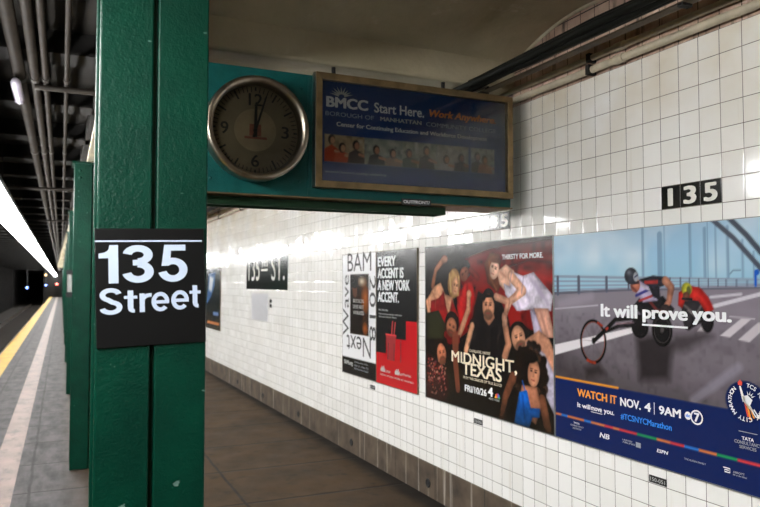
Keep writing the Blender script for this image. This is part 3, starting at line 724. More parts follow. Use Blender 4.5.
# barrier
for ya, yb, wv in ((.9, .872, .014), (.872, .866, .010), (.845, .860, .010), (.822, .852, .010)): A.line([(-.02, ya), (.54, ya - (ya - yb) * .42), (1.53, yb)], [wv, wv * .9, wv * .3], (134, 146, 166))
A.line([(-.02, .803), (.54, .826), (1.53, .846)], [.016, .010, .004], (92, 92, 104))
for x, y0, y1, wv in ((.03, .80, .895, .02), (.205, .81, .893, .022), (.417, .822, .89, .018), (.57, .83, .886, .012), (.83, .838, .884, .008), (.89, .842, .884, .008), (.94, .842, .882, .007), (.99, .844, .88, .006), (1.04, .845, .878, .006), (1.09, .847, .876, .005), (1.13, .847, .876, .005), (1.18, .848, .874, .005), (1.23, .85, .872, .004)):
    A.line([(x, y0), (x, y1)], wv, (84, 88, 104))
A.line([(1.269, .905), (1.268, .852)], .012, (30, 90, 190)); A.ell(1.275, .905, .012, .012, (30, 90, 190))
# lane paint
A.poly([(-.01, .511), (.662, .658), (.661, .634), (-.01, .452)], (222, 216, 220)); A.poly([(1.039, .763), (1.53, .885), (1.53, .868), (1.073, .754)], (200, 196, 204)); A.line([(.0, .715), (.35, .745)], .008, (175, 168, 178))
A.line([(.05, .745), (.3, .79)], .05, (150, 142, 152), soft=5, alpha=.6)
A.line([(1.05, .80), (1.2, .815)], .012, (190, 186, 194))
A.poly([(1.095, .637), (1.199, .714), (1.245, .713), (1.143, .632)], (196, 188, 194)); A.poly([(1.182, .625), (1.274, .701), (1.30, .70), (1.31, .685), (1.235, .619)], (190, 182, 188)); A.poly([(.977, .649), (1.012, .684), (1.038, .682), (1.02, .649)], (206, 198, 200))
A.line([(1.145, .72), (1.26, .715)], .006, (176, 170, 176)); A.poly([(1.3, .60), (1.36, .69), (1.42, .69), (1.37, .6)], (180, 172, 178)); A.line([(.95, .34), (1.18, .51)], .04, (150, 144, 160), soft=4, alpha=.5)
# shadows of the racers on the road (in the print)
A.poly([(.618, .592), (.722, .615), (.838, .577), (.816, .415), (.635, .392)], (36, 31, 32), soft=9, alpha=.85); A.poly([(.241, .408), (.354, .446), (.401, .392), (.265, .359)], (38, 32, 32), soft=8, alpha=.75); A.poly([(.85, .62), (1.02, .65), (1.06, .63), (.9, .55), (.78, .55)], (50, 44, 46), soft=9, alpha=.7)
A.vol = .3; A.grain = .4
# second racer
A.poly([(.889, .766), (.936, .797), (1.006, .777), (1.045, .728), (.996, .685), (.95, .66), (.905, .69)], (46, 42, 46)); A.ell(1.03, .70, .035, .055, (34, 31, 34)); A.ell(.93, .70, .03, .05, (40, 37, 40))
A.line([(.91, .76), (.97, .72), (1.0, .76)], .012, (130, 120, 120)); A.line([(.93, .74), (.99, .70)], .010, (150, 140, 140))
A.poly([(.878, .818), (.937, .851), (.998, .841), (1.04, .799), (1.066, .748), (1.03, .722), (.988, .782), (.917, .788), (.897, .745), (.874, .76)], (206, 40, 32)); A.line([(1.0, .82), (1.05, .76)], .02, (150, 22, 20), soft=3, alpha=.7)
A.ell(.924, .834, .029, .03, (226, 222, 60)); A.ell(.935, .828, .012, .02, (120, 130, 60)); A.ell(.921, .80, .02, .022, (120, 72, 56)); A.line([(.9, .79), (.95, .79)], .012, (40, 34, 34))
# first racer
A.ell(.64, .647, .055, .053, (22, 20, 21)); A.ell(.64, .647, .04, .04, (46, 42, 42), ring=.004)
A.poly([(.60, .751), (.643, .79), (.726, .78), (.786, .802), (.852, .743), (.83, .697), (.74, .68), (.663, .70)], (30, 28, 32)); A.ell(.778, .641, .062, .076, (24, 22, 23)); A.ell(.778, .641, .05, .062, (58, 52, 52), ring=.004); A.ell(.778, .641, .012, .014, (90, 84, 82))
A.ell(.74, .745, .08, .05, (26, 24, 27)); A.line([(.70, .78), (.75, .73), (.83, .72)], .016, (110, 40, 36), alpha=.8)
A.poly([(.601, .823), (.645, .879), (.737, .84), (.756, .778), (.664, .768)], (172, 160, 190)); A.line([(.62, .80), (.70, .83)], .014, (60, 60, 140)); A.line([(.64, .775), (.72, .80)], .012, (190, 60, 60)); A.line([(.65, .85), (.73, .82)], .012, (220, 214, 226))
A.poly([(.636, .878), (.728, .897), (.801, .89), (.806, .851), (.767, .842), (.772, .78), (.726, .795), (.70, .845)], (34, 32, 44)); A.poly([(.672, .872), (.758, .876), (.757, .858), (.676, .856)], (206, 52, 46))
A.line([(.803, .872), (.836, .842), (.822, .775), (.80, .75)], [.042, .038, .03, .026], (196, 128, 100)); A.line([(.82, .86), (.845, .83)], .01, (226, 160, 128), soft=2); A.ell(.80, .745, .028, .018, (50, 40, 40))
A.ell(.615, .852, .031, .036, (186, 108, 82)); A.line([(.588, .845), (.62, .822)], .012, (120, 60, 48), soft=2); A.poly([(.583, .868), (.64, .872), (.64, .858), (.59, .852)], (50, 40, 44))
A.ell(.588, .896, .044, .041, (44, 46, 56)); A.ell(.574, .912, .016, .012, (120, 124, 136), soft=4); A.ell(.62, .893, .017, .024, (196, 200, 210)); A.line([(.612, .89), (.63, .9)], .006, (60, 70, 120))
A.line([(.319, .557), (.393, .610), (.476, .676), (.60, .69), (.724, .708)], [.022, .024, .022, .02, .03], (30, 27, 29)); A.line([(.40, .61), (.50, .645), (.662, .66)], .018, (40, 36, 38)); A.line([(.48, .655), (.60, .668)], .007, (150, 120, 130)); A.line([(.393, .612), (.42, .63)], .014, (206, 60, 46))
A.ell(.311, .553, .100, .117, (24, 21, 22), rot=-6, ring=.013, soft=1); A.ell(.311, .553, .088, .105, (150, 62, 44), rot=-6, ring=.004, alpha=.7)
A.line([(.265, .452), (.30, .443), (.325, .442)], .014, (206, 70, 44)); A.line([(.35, .655), (.38, .64)], .012, (206, 66, 44))
for k in range(8): A.line([(.313, .556), (.311 + .09 * math.cos(k * .785), .553 + .107 * math.sin(k * .785))], .002, (70, 62, 62), alpha=.45)
A.ell(.316, .558, .014, .017, (40, 36, 38)); A.line([(.32, .56), (.40, .615)], .020, (24, 22, 24))
A.vol = 0; A.grain = 0
# navy band, coloured rule, emblem disc
A.poly([(-.1, -.1), (1.6, -.1), (1.6, .331), (-.1, .331)], (16, 34, 86)); A.line([(-.02, .334), (.487, .334)], .011, (226, 150, 46))
segs = [(.0, 'o'), (.05, 'b'), (.102, 'o'), (.235, 'b'), (.288, 'o'), (.39, 'r'), (.45, 'o'), (.493, 'r'), (.612, 'g'), (.736, 'o'), (.816, 'r'), (.895, 'b'), (.974, 'o'), (1.067, 'g'), (1.167, 'r'), (1.30, 'o'), (1.4, 'b'), (1.53, 'x')]
cc = dict(o=(214, 122, 62), b=(44, 120, 210), r=(214, 60, 62), g=(30, 150, 84))
for (a, k), (bb, _) in zip(segs, segs[1:]): A.poly([(a, .122), (bb, .122), (bb, .133), (a, .133)], cc[k])
A.ell(1.214, .373, .098, .085, (14, 30, 78))
r = A.build('printed_picture', r, TZ)
W_ = M['white']
text('lettering', 'It will', (.373, .627, .687, .754), W_, r, .045, z=TL); text('lettering', 'prove', (.659, .928, .672, .734), W_, r, .05, z=TL)
text('lettering', 'you.', (.951, 1.155, .676, .738), W_, r, .05, z=TL); MB().prism([(.657, .656), (.927, .656), (.927, .665), (.657, .665)], TL, TL + .0002).build('underline', W_, r)
text('lettering', 'WATCH', (.184, .412, .250, .292), M['forange'], r, .04, z=TL); text('lettering', 'IT', (.434, .480, .250, .292), M['forange'], r, .04, z=TL); text('lettering', 'NOV.', (.503, .640, .248, .290), W_, r, .04, z=TL); text('lettering', '4', (.662, .704, .248, .290), W_, r, .04, z=TL)
MB().poly([(.722, .240), (.726, .240), (.726, .297), (.722, .297)], TL).build('divider', W_, r); text('lettering', '9AM', (.752, .880, .248, .288), W_, r, .04, z=TL)
text('lettering', 'It will', (.184, .285, .192, .217), W_, r, .03, z=TL); text('lettering', 'move', (.292, .372, .192, .210), W_, r, .03, z=TL); text('lettering', 'you.', (.386, .460, .184, .210), W_, r, .03, z=TL)
MB().poly([(.290, .182), (.375, .182), (.375, .185), (.290, .185)], TL).build('underline', W_, r); text('lettering', '#TCSNYCMarathon', (.505, .826, .180, .212), M['fblue'], r, .03, z=TL)
b = MB(); b.ribbon(arc(.966, .268, .030, .029, 0, 360, 30), .007, TL); b.lathe([(0, 0), (0.018, 0)], 20); bmesh.ops.translate(b.bm, verts=b.bm.verts[-21:], vec=(.919, .268, TL)); b.build('channel_emblem', W_, r, recalc=False)
text('lettering', '7', (.952, .982, .248, .288), W_, r, .05, z=TL); text('lettering', 'abc', (.906, .932, .262, .276), M['fblue'], r, .04, z=TL + .0002)
for s, bx in (('TATA', (.152, .200, .098, .107)), ('CONSULTANCY', (.125, .232, .083, .092)), ('SERVICES', (.145, .212, .069, .078)), ('NB', (.352, .424, .062, .088)), ('UNITED', (.515, .58, .079, .087)), ('AIRLINES', (.515, .60, .068, .076)), ('ESPN', (.735, .803, .068, .084)), ('THE RUDIN FAMILY', (.894, 1.01, .069, .077)), ('ABBOTT', (1.145, 1.2, .070, .079)), ('life to the fullest', (1.145, 1.21, .060, .067))):
    text('lettering', s, bx, W_ if s in ('NB', 'ESPN', 'TATA') else M['fgrey'], r, .03, .2 if s in ('NB', 'ESPN') else 0, z=TL)
MB().prism([(.604, .064), (.635, .064), (.635, .088), (.604, .088)], TL, TL + .0002).build('globe_emblem', M['fgrey'], r)
b = MB(); b.ribbon([(1.098, .083), (1.13, .083), (1.13, .066), (1.105, .066), (1.105, .075), (1.125, .075)], .005, TL); b.build('letter_emblem', W_, r)
MB().poly([(1.176, .248), (1.262, .248), (1.262, .251), (1.176, .251)], TL).build('divider', M['fgrey'], r)
text('lettering', 'TATA', (1.19, 1.246, .216, .230), W_, r, .03, z=TL); text('lettering', 'CONSULTANCY', (1.155, 1.28, .198, .212), M['fgrey'], r, .02, z=TL); text('lettering', 'SERVICES', (1.178, 1.256, .180, .193), M['fgrey'], r, .02, z=TL)
def round_text(s, a0, a1, rad, h, flip=False):
    for i, ch in enumerate(s):
        if ch == ' ': continue
        a = a0 + (a1 - a0) * i / (len(s) - 1); me = text_mesh(ch, .03)
        n = len(me.vertices); co = np.empty(n * 3, np.float32); me.vertices.foreach_get('co', co); co = co.reshape(-1, 3)
        co[:, 0] -= (co[:, 0].min() + co[:, 0].max()) / 2; co[:, :2] *= h / .7; t = R(a - 90 + (180 if flip else 0)); c = math.cos(t), math.sin(t)
        x = co[:, 0] * c[0] - co[:, 1] * c[1] + 1.214 + rad * 1.1 * math.cos(R(a)); yy = co[:, 0] * c[1] + co[:, 1] * c[0] + .372 + rad * math.sin(R(a))
        co[:, 0] = x; co[:, 1] = yy; co[:, 2] = TL + co[:, 2] * 0.00002; me.vertices.foreach_set('co', co.ravel()); me.materials.clear(); link('lettering', me, W_, r)
round_text('TCS NEW YORK CITY MARATHON', 82, -222, .062, .017)
b = MB()
b.poly([(1.182, .435), (1.190, .436), (1.212, .375), (1.198, .372)], TL); b.poly([(1.196, .395), (1.222, .402), (1.243, .385), (1.232, .362), (1.25, .335), (1.222, .35), (1.204, .37)], TL)
for a in (20, 50, 80, 110): b.poly([(1.228 + .012 * math.cos(R(a - 14)), .392 + .012 * math.sin(R(a - 14))), (1.228 + .03 * math.cos(R(a)), .392 + .03 * math.sin(R(a))), (1.228 + .012 * math.cos(R(a + 14)), .392 + .012 * math.sin(R(a + 14)))], TL)
for dx in (0, .014): b.poly([(1.232 + dx, .345), (1.236 + dx, .35), (1.262 + dx, .318), (1.258 + dx, .315)], TL)
b.build('torch_figure', W_, r)
b = MB(); b.poly([(1.204, .372), (1.212, .370), (1.226, .315), (1.218, .313)], TL); b.poly([(1.178, .438), (1.196, .438), (1.197, .452), (1.187, .462), (1.176, .45)], TL); b.build('torch_flame', plain('red_print', srgb(214, 70, 50), .4, var=.02), r)
MB().poly([(1.214, .368), (1.222, .366), (1.238, .302), (1.228, .304)], TL).poly([(1.226, .36), (1.232, .358), (1.252, .312), (1.245, .312)], TL).build('torch_ray', M['forange'], r)

# --- television poster
r = poster('dark red television advertisement showing a group of reclining people, one in a white dress', 'poster', 4.760, 0.740, 1.518, 1.132, 'galv')
A = Art(1.518, 1.132, 0.0055, (24, 19, 17))
f1, f2 = A.rnd(12, 21), A.rnd(34, 22)
A.poly([(.452, .922), (.587, 1.039), (.998, 1.102), (1.53, 1.112), (1.53, .567), (1.304, .583), (1.048, .681), (.994, .756), (.736, .804), (.633, .543), (.364, .42), (.22, .518), (.476, .604)], (112, 18, 16), soft=5)
A.field(np.clip(f2 * 2 - .9, 0, 1) * (A.c[..., 0] > 70), .65, (46, 10, 10)); A.field(np.clip(f1 * 2 - 1, 0, 1) * (A.c[..., 0] > 60), .5, (160, 30, 24)); A.field(np.clip((A.Y - .98) / .15, 0, 1), .55, (44, 36, 36)); A.field(np.clip((.36 - A.Y) / .16, 0, 1), .8, (22, 18, 14))
A.line([(1.0, .95), (1.3, 1.0), (1.5, .98)], .02, (62, 12, 12), soft=4); A.line([(1.2, .93), (1.5, .88)], .03, (150, 26, 22), soft=5); A.poly([(1.06, .70), (1.2, .72), (1.22, .6), (1.1, .58)], (142, 22, 18), soft=4)
A.vol = .28; A.grain = .36
SK = (204, 146, 112); SD = (140, 86, 62)
# upper reclining man and raised hand
A.line([(.113, .84), (.159, .959), (.27, 1.03)], [.05, .045, .05], SD); A.ell(.29, 1.035, .045, .03, (150, 96, 72)); A.ell(.56, .955, .085, .07, (26, 18, 16), soft=2); A.face(.564, .925, .06, .05, (128, 74, 56), rot=25); A.line([(.64, .95), (.73, .9)], .05, (120, 30, 24), soft=2)
# woman at the left
A.ell(.42, .86, .085, .11, (150, 110, 66), rot=-10, soft=2); A.poly([(.404, .965), (.50, .91), (.49, .772), (.40, .76), (.333, .87)], (176, 136, 86), soft=2); A.poly([(.02, .734), (.128, .835), (.233, .866), (.30, .783), (.40, .76), (.44, .66), (.33, .63), (.173, .70), (.04, .66)], SK, soft=2)
A.poly([(.082, .728), (.20, .75), (.28, .80), (.31, .70), (.335, .62), (.30, .57), (.081, .60)], (138, 22, 22), soft=2); A.poly([(.39, .75), (.48, .633), (.442, .59), (.35, .60)], (150, 26, 24), soft=2); A.face(.44, .838, .046, .066, (214, 156, 118), rot=-12, turn=.1)
A.line([(.03, .72), (.06, .62), (.1, .6)], .05, SK, soft=2)
A.line([(.26, .80), (.30, .70), (.34, .64)], .010, (90, 14, 16), soft=2, alpha=.8); A.line([(.40, .74), (.36, .66)], .010, (110, 66, 48), soft=3, alpha=.7); A.line([(.10, .80), (.16, .74), (.15, .68)], .012, (130, 82, 60), soft=3, alpha=.7); A.line([(.36, .93), (.38, .80)], .012, (214, 176, 118), soft=2, alpha=.8); A.line([(.47, .92), (.49, .80)], .010, (110, 76, 44), soft=2, alpha=.8)
# standing figure in red with raised arm
A.poly([(.563, .86), (.665, .875), (.70, .762), (.63, .60), (.52, .50), (.46, .702)], (162, 24, 22), soft=2); A.line([(.6, .84), (.57, .62)], .02, (96, 12, 12), soft=4, alpha=.7); A.line([(.62, .785), (.613, .68), (.534, .56), (.49, .50)], [.045, .05, .055, .05], SK); A.ell(.622, .785, .03, .03, SK)
# man at left centre and jacket
A.poly([(.02, .635), (.202, .66), (.30, .56), (.27, .45), (.03, .44)], (42, 42, 26), soft=2); A.ell(.39, .575, .095, .085, (34, 23, 19), soft=2); A.face(.387, .545, .07, .07, (188, 118, 86), rot=-15, beard=True); A.poly([(.30, .50), (.36, .47), (.42, .48), (.5, .5), (.5, .44), (.33, .42)], (112, 22, 20), soft=2)
A.line([(.44, .48), (.44, .30), (.47, .12)], [.09, .07, .06], (120, 64, 46), soft=3, alpha=.9)
# centre man
A.poly([(.57, .42), (.64, .61), (.79, .65), (.866, .61), (.95, .65), (1.03, .575), (1.08, .44), (1.0, .28), (.62, .28)], (26, 22, 22), soft=2); A.line([(.66, .57), (.61, .47), (.58, .40)], .055, SK, soft=2); A.line([(1.05, .58), (1.08, .48), (1.04, .4)], .06, (190, 130, 100), soft=2)
A.poly([(.807, .648), (.92, .66), (.935, .627), (.865, .585), (.80, .62)], (176, 118, 90)); A.ell(.860, .748, .076, .080, (30, 21, 19)); A.face(.858, .708, .068, .086, (200, 138, 106), turn=-.05, beard=True); A.poly([(.80, .73), (.80, .79), (.92, .79), (.925, .73), (.90, .768), (.83, .765)], (30, 21, 19))
A.line([(.80, .63), (.865, .575), (.93, .63)], .012, (60, 48, 46)); A.line([(.62, .44), (.70, .52)], .02, (58, 46, 44), soft=3, alpha=.7); A.line([(.96, .5), (1.0, .58)], .02, (58, 46, 44), soft=3, alpha=.7); A.line([(.86, .56), (.85, .36)], .012, (48, 40, 40), soft=3, alpha=.6)
# woman in white at the upper right
A.poly([(.811, .99), (.882, 1.06), (.99, 1.045), (1.0, .98), (.98, .92), (1.0, .85), (.969, .80), (.85, .86)], (98, 52, 34), soft=2); A.line([(.87, 1.0), (.88, .9), (.95, .82)], .018, (150, 88, 54), soft=2)
A.poly([(.955, .935), (1.058, .98), (1.14, .94), (1.19, .88), (1.06, .80), (.99, .85)], (224, 172, 146)); A.poly([(1.132, .931), (1.233, .905), (1.34, .927), (1.415, .869), (1.518, .79), (1.5, .70), (1.328, .705), (1.17, .69), (1.05, .79), (1.03, .86), (1.10, .84)], (214, 204, 220))
for p in ([(1.2, .88), (1.3, .76)], [(1.3, .9), (1.42, .78)], [(1.15, .8), (1.2, .7)], [(1.36, .86), (1.47, .74)]): A.line(p, .022, (166, 152, 178), soft=4, alpha=.7)
A.poly([(1.337, .712), (1.475, .715), (1.53, .55), (1.428, .545)], (206, 152, 130)); A.line([(1.4, .7), (1.46, .56)], .02, (150, 104, 90), soft=4, alpha=.7); A.poly([(1.3, .70), (1.34, .71), (1.43, .55), (1.4, .5), (1.34, .56)], (180, 168, 192), soft=2)
A.line([(1.11, .905), (1.235, .815), (1.098, .748), (1.05, .66)], [.07, .062, .05, .035], (220, 166, 138)); A.line([(.946, .774), (1.077, .745), (1.03, .60)], [.05, .048, .035], (208, 150, 122)); A.ell(1.04, .63, .028, .05, (214, 158, 130), rot=15); A.face(.93, .95, .052, .066, (232, 182, 156), rot=-20, turn=-.15); A.line([(.915, 1.01), (.99, 1.0)], .03, (98, 52, 34), soft=2)
A.line([(1.0, .93), (1.06, .90)], .014, (160, 104, 84), soft=3, alpha=.6); A.line([(1.18, .83), (1.14, .78)], .012, (150, 96, 78), soft=3, alpha=.6); A.line([(1.12, .93), (1.09, .84)], .010, (120, 104, 130), soft=2, alpha=.6); A.line([(1.24, .90), (1.22, .80)], .010, (130, 116, 142), soft=2, alpha=.6)
# man at lower right in white vest
A.poly([(1.21, .50), (1.386, .585), (1.48, .54), (1.54, .449), (1.52, .32), (1.40, .38), (1.27, .44)], (200, 140, 110), soft=2); A.poly([(1.26, .505), (1.344, .50), (1.44, .45), (1.53, .33), (1.53, .1), (1.45, .2), (1.36, .36)], (196, 188, 208), soft=2); A.ell(1.17, .565, .085, .06, (36, 25, 20), rot=20); A.face(1.183, .525, .068, .078, (206, 146, 114), rot=18, turn=.1, beard=True)
# woman with curls at lower right
rr = np.random.RandomState(5)
A.ell(1.30, .34, .15, .14, (24, 17, 15), soft=3)
for k in range(70):
    a = rr.rand() * 6.28; q2 = .75 + rr.rand() * .35; A.ell(1.30 + .145 * q2 * math.cos(a), .33 + .16 * q2 * math.sin(a), .026, .026, (26, 18, 15) if k % 3 else (56, 38, 28), soft=2, alpha=.9)
A.line([(1.123, .28), (1.04, .145), (.996, .01)], [.07, .06, .055], (112, 66, 46), soft=2); A.line([(1.41, .18), (1.46, .02)], .07, (120, 72, 50), soft=2); A.poly([(1.215, .245), (1.361, .25), (1.40, .14), (1.35, .03), (1.28, .05), (1.20, .19)], (170, 110, 82), soft=2)
A.poly([(1.19, .20), (1.266, .22), (1.30, .12), (1.389, .13), (1.385, .075), (1.317, .065), (1.285, 0), (1.13, 0)], (20, 98, 196)); A.line([(1.22, .18), (1.24, .05)], .02, (12, 58, 130), soft=3, alpha=.7); A.line([(1.25, .21), (1.22, .27)], .01, (20, 98, 196)); A.face(1.332, .328, .056, .082, (206, 140, 108), rot=-8, turn=-.05); A.ell(1.30, .42, .07, .035, (24, 17, 15), soft=2)
# man at lower left in patterned shirt
A.poly([(.02, .34), (.16, .29), (.31, .26), (.34, .11), (.30, .0), (.02, .0)], (66, 26, 24), soft=2)
for k in range(140):
    x, yy = .03 + rr.rand() * .28, .04 + rr.rand() * .26; A.ell(x, yy, .006 + .006 * rr.rand(), .005, [(196, 150, 130), (150, 60, 50), (90, 50, 60)][k % 3], rot=rr.rand() * 180, soft=1, alpha=.8)
A.ell(.225, .385, .085, .075, (32, 20, 16), soft=2); A.face(.243, .345, .064, .076, (196, 118, 86), rot=12, turn=.1, beard=True)
A.field(np.clip((.16 - A.Y) / .16, 0, 1), .6, (20, 18, 12))
r = A.build('printed_picture', r, TZ)
text('lettering', 'THIRSTY FOR MORE.', (1.016, 1.432, 1.010, 1.042), M['white'], r, .025, z=TL)
text('lettering', "CHARLAINE HARRIS'", (.622, .880, .392, .412), M['fcream'], r, 0, z=TL)
text('lettering', 'MIDNIGHT,', (.388, 1.168, .294, .384), M['fcream'], r, .02, z=TL); text('lettering', 'TEXAS', (.532, 1.006, .232, .318), M['fcream'], r, .025, z=TL + .0003)
text('lettering', 'FROM THE CREATOR OF TRUE BLOOD', (.544, 1.006, .204, .222), M['fcream'], r, 0, z=TL)
text('lettering', 'FRI/10/26', (.564, .832, .120, .164), M['white'], r, .03, z=TL); text('lettering', '4', (.848, .906, .126, .186), M['white'], r, .05, z=TL); text('lettering', 'NEW YORK', (.86, .98, .106, .119), M['fdim2'], r, .02, z=TL)
fan = [(240, 190, 40), (236, 120, 40), (214, 50, 60), (120, 80, 170), (40, 120, 210), (60, 170, 90)]
fb = Art(.001, .001, .001, (0, 0, 0)) if False else None
for i, cfan in enumerate(fan):
    a = R(170 - i * 32); u = (math.cos(a), math.sin(a)); n = (-u[1], u[0]); c = (.957, .127)
    MB().poly([(c[0], c[1]), (c[0] + u[0] * .026 - n[0] * .008, c[1] + u[1] * .026 - n[1] * .008), (c[0] + u[0] * .032, c[1] + u[1] * .032), (c[0] + u[0] * .026 + n[0] * .008, c[1] + u[1] * .026 + n[1] * .008)], TL).build('fan_emblem', plain('fan_print', srgb(*cfan), .4, var=.02), r)

# --- arts festival poster (white)
r = poster('white arts festival advertisement with letters running around a dark photograph', 'poster', 6.460, 0.738, 0.789, 1.138, 'gasket')
A = Art(.789, 1.138, 0.006, (236, 236, 238))
A.poly([(.195, .385), (.632, .385), (.632, .946), (.195, .946)], (30, 24, 22)); f = A.rnd(14, 31)
ins = (A.X > .195) & (A.X < .632) & (A.Y > .385) & (A.Y < .946)
A.field(ins * np.clip(1 - np.hypot((A.X - .55) / .14, (A.Y - .72) / .2), 0, 1), .9, (200, 104, 40)); A.field(ins * np.clip(1 - np.hypot((A.X - .47) / .13, (A.Y - .88) / .06), 0, 1), .9, (240, 220, 190)); A.field(ins * np.clip(1 - np.hypot((A.X - .55) / .1, (A.Y - .45) / .1), 0, 1), .8, (190, 96, 40)); A.field(ins * np.clip(f * 2 - 1.1, 0, 1), .5, (120, 70, 44))
A.ell(.31, .80, .06, .08, (96, 66, 54), soft=4); A.ell(.31, .87, .07, .05, (24, 20, 20), soft=4); A.poly([(.2, .39), (.2, .66), (.3, .72), (.40, .66), (.42, .39)], (38, 30, 28), soft=4)
A.poly([(0, 0), (.8, 0), (.8, .155), (0, .155)], (22, 20, 20)); r = A.build('printed_picture', r, TZ)
I_ = M['ink']
text('lettering', 'BAM', (.13, .69, .975, 1.15), I_, r, 0.0, z=TL); text('lettering', '2018', (.650, .785, .35, .93), I_, r, 0.0, rot=-90, z=TL); text('lettering', 'Next', (.11, .68, .19, .37), I_, r, 0.0, rot=180, z=TL); text('lettering', 'Wave', (.015, .165, .36, .945), I_, r, 0.0, rot=90, z=TL)
for s, yy in (('BROOKLYN', .68), ('DRIVES NEXT', .625), ('WAVES', .57)): text('lettering', s, (.27, .52, yy, yy + .035), M['fdim2'], r, 0, z=TL)
text('lettering', 'BAM.org', (.05, .26, .075, .125), M['fdim2'], r, .04, z=TL)
for k in range(3): text('lettering', ['Brooklyn Academy of Music', 'Oct 3 - Dec 23', 'BAM Next Wave Festival'][k], (.30, .62, .115 - k * .03, .132 - k * .03), M['fgrey'], r, 0, z=TL)

# --- accent poster (black and red)
r = poster('black and red advertisement reading Every accent is a New York accent.', 'poster', 5.660, 0.738, 0.764, 1.138, 'gasket')
A = Art(.764, 1.138, 0.006, (28, 28, 29)); RD = (186, 26, 34)
A.poly([(-.1, -.1), (.9, -.1), (.9, .558), (.57, .558), (.57, .405), (.39, .402), (.39, .425), (.197, .425), (.197, .266), (-.1, .262)], RD)
r = A.build('printed_picture', r, TZ)
cup = plain('deep_red_print', srgb(150, 18, 26), .4, var=.02)
MB().poly([(.20, .42), (.385, .42), (.36, .215), (.225, .215)], TL).build('cup_drawing', cup, r)
MB().poly([(.19, .42), (.395, .42), (.395, .435), (.19, .435)], TL).poly([(.30, .435), (.318, .435), (.335, .545), (.317, .545)], TL).poly([(.345, .435), (.362, .435), (.385, .54), (.368, .54)], TL).build('cup_lid_drawing', plain('bright_red_print', srgb(206, 44, 50), .4, var=.02), r)
MB().poly([(.225, .215), (.24, .36), (.25, .36), (.24, .215)], TL + .0002).build('shade_drawing', M['ink'], r)
MB().poly([(.345, .215), (.352, .36), (.362, .36), (.357, .215)], TL + .0002).build('shade_drawing', M['ink'], r); MB().poly([(.47, .215), (.475, .40), (.485, .40), (.482, .215)], TL).build('shade_drawing', M['ink'], r)
for s, bx in (('EVERY', (.030, .385, 1.008, 1.092)), ('ACCENT IS', (.030, .530, .905, .992)), ('A NEW YORK', (.030, .640, .802, .890)), ('ACCENT.', (.030, .445, .700, .788))): text('lettering', s, bx, M['white'], r, .035, z=TL)
for s, bx in (('New York voices.', (.05, .24, .625, .642)), ('Our stories go with you, wherever', (.05, .50, .590, .606)), ('you go. Listen here.', (.05, .40, .566, .582)), ('GOTHAM', (.19, .28, .105, .125)), ('gothamist', (.47, .66, .108, .135)), ('NEW YORK PUBLIC RADIO', (.08, .70, .070, .084))): text('lettering', s, bx, M['fdim2'], r, .01, z=TL)
b = MB()
for i, h in enumerate((.03, .045, .035, .05, .03)): b.poly([(.09 + i * .018, .105), (.105 + i * .018, .105), (.105 + i * .018, .105 + h), (.09 + i * .018, .105 + h)], TL)
b.build('skyline_emblem', M['fdim2'], r); b = MB()
for i, h in enumerate((.03, .045, .035, .05, .03)): b.poly([(.37 + i * .018, .108), (.385 + i * .018, .108), (.385 + i * .018, .108 + h), (.37 + i * .018, .108 + h)], TL)
b.build('skyline_emblem', M['fdim2'], r)

# --- far dark poster
r = poster('dark narrow poster with a blue figure, farthest along the tiled wall', 'poster', 13.5, 0.79, 1.47, 1.07, 'gasket')
A = Art(1.47, 1.07, 0.02, (20, 22, 26)); A.poly([(.3, .4), (.5, 1.0), (1.1, 1.02), (1.0, .75), (.7, .55)], (70, 104, 150), soft=3); A.poly([(.5, .7), (.6, .95), (.9, .9), (.75, .65)], (206, 212, 220), soft=3); A.poly([(.4, .08), (1.4, .08), (1.4, .14), (.4, .14)], (190, 120, 70), soft=2)
A.poly([(.9, .24), (1.35, .24), (1.35, .32), (.9, .32)], (96, 120, 160), soft=2); r = A.build('printed_picture', r, TZ)

# ================================================================== TILE NUMBERS AND TABLET
TY = 0.1105
def caption(Y, label, z0=1.946):
    r = empty('tile_number_sign', mat=face_matrix_wall(Y, z0, WX)); tag(r, label, 'tile sign', 'black 135 tile signs')
    for i, ch in enumerate('135'):
        tl = MB().prism([(i * TY + .0015, .0015), ((i + 1) * TY - .0015, .0015), ((i + 1) * TY - .0015, .1065), (i * TY + .0015, .1065)], -.001, .003).build('tile', M['blacktile'], r, bevel=.001)
        wd = .030 if ch == '1' else .072; text('numeral', ch, (i * TY + TY / 2 - wd / 2, i * TY + TY / 2 + wd / 2, .013, .095), M['whitetile'], tl, .045, z=.0036)
    return r
labs = ['black tile number 135 above the wide road race poster', 'black tile number 135 just right of the display, above the dark red poster', 'small black tile number 135 above the black and red poster',
        'small black tile number 135 between the tablet and the white festival poster', None, None, 'faint distant tile number 135 just left of the station name tablet', 'faintest tile number 135, above the farthest dark poster']
for k, l in enumerate(labs):
    if l: caption(2.4525 + 1.55 * k, l)
r = empty('name_tablet', mat=face_matrix_wall(10.28, 1.515, WX)); tag(r, 'black tile tablet reading 135TH ST. on the far tiled wall', 'station name tablet')
MB().prism([(0, 0), (2.005, 0), (2.005, .55), (0, .55)], .0, .004).build('panel', M['blacktile'], r)
text('numerals', '135', (.12, .72, .12, .46), M['whitetile'], r, -.005, z=.0046); text('lettering', 'TH', (.80, 1.12, .30, .46), M['whitetile'], r, .0, z=.0046); MB().poly([(.80, .25), (1.12, .25), (1.12, .28), (.80, .28)], .0046).build('underline', M['whitetile'], r)
text('lettering', 'ST.', (1.30, 1.88, .12, .46), M['whitetile'], r, .0, z=.0046)
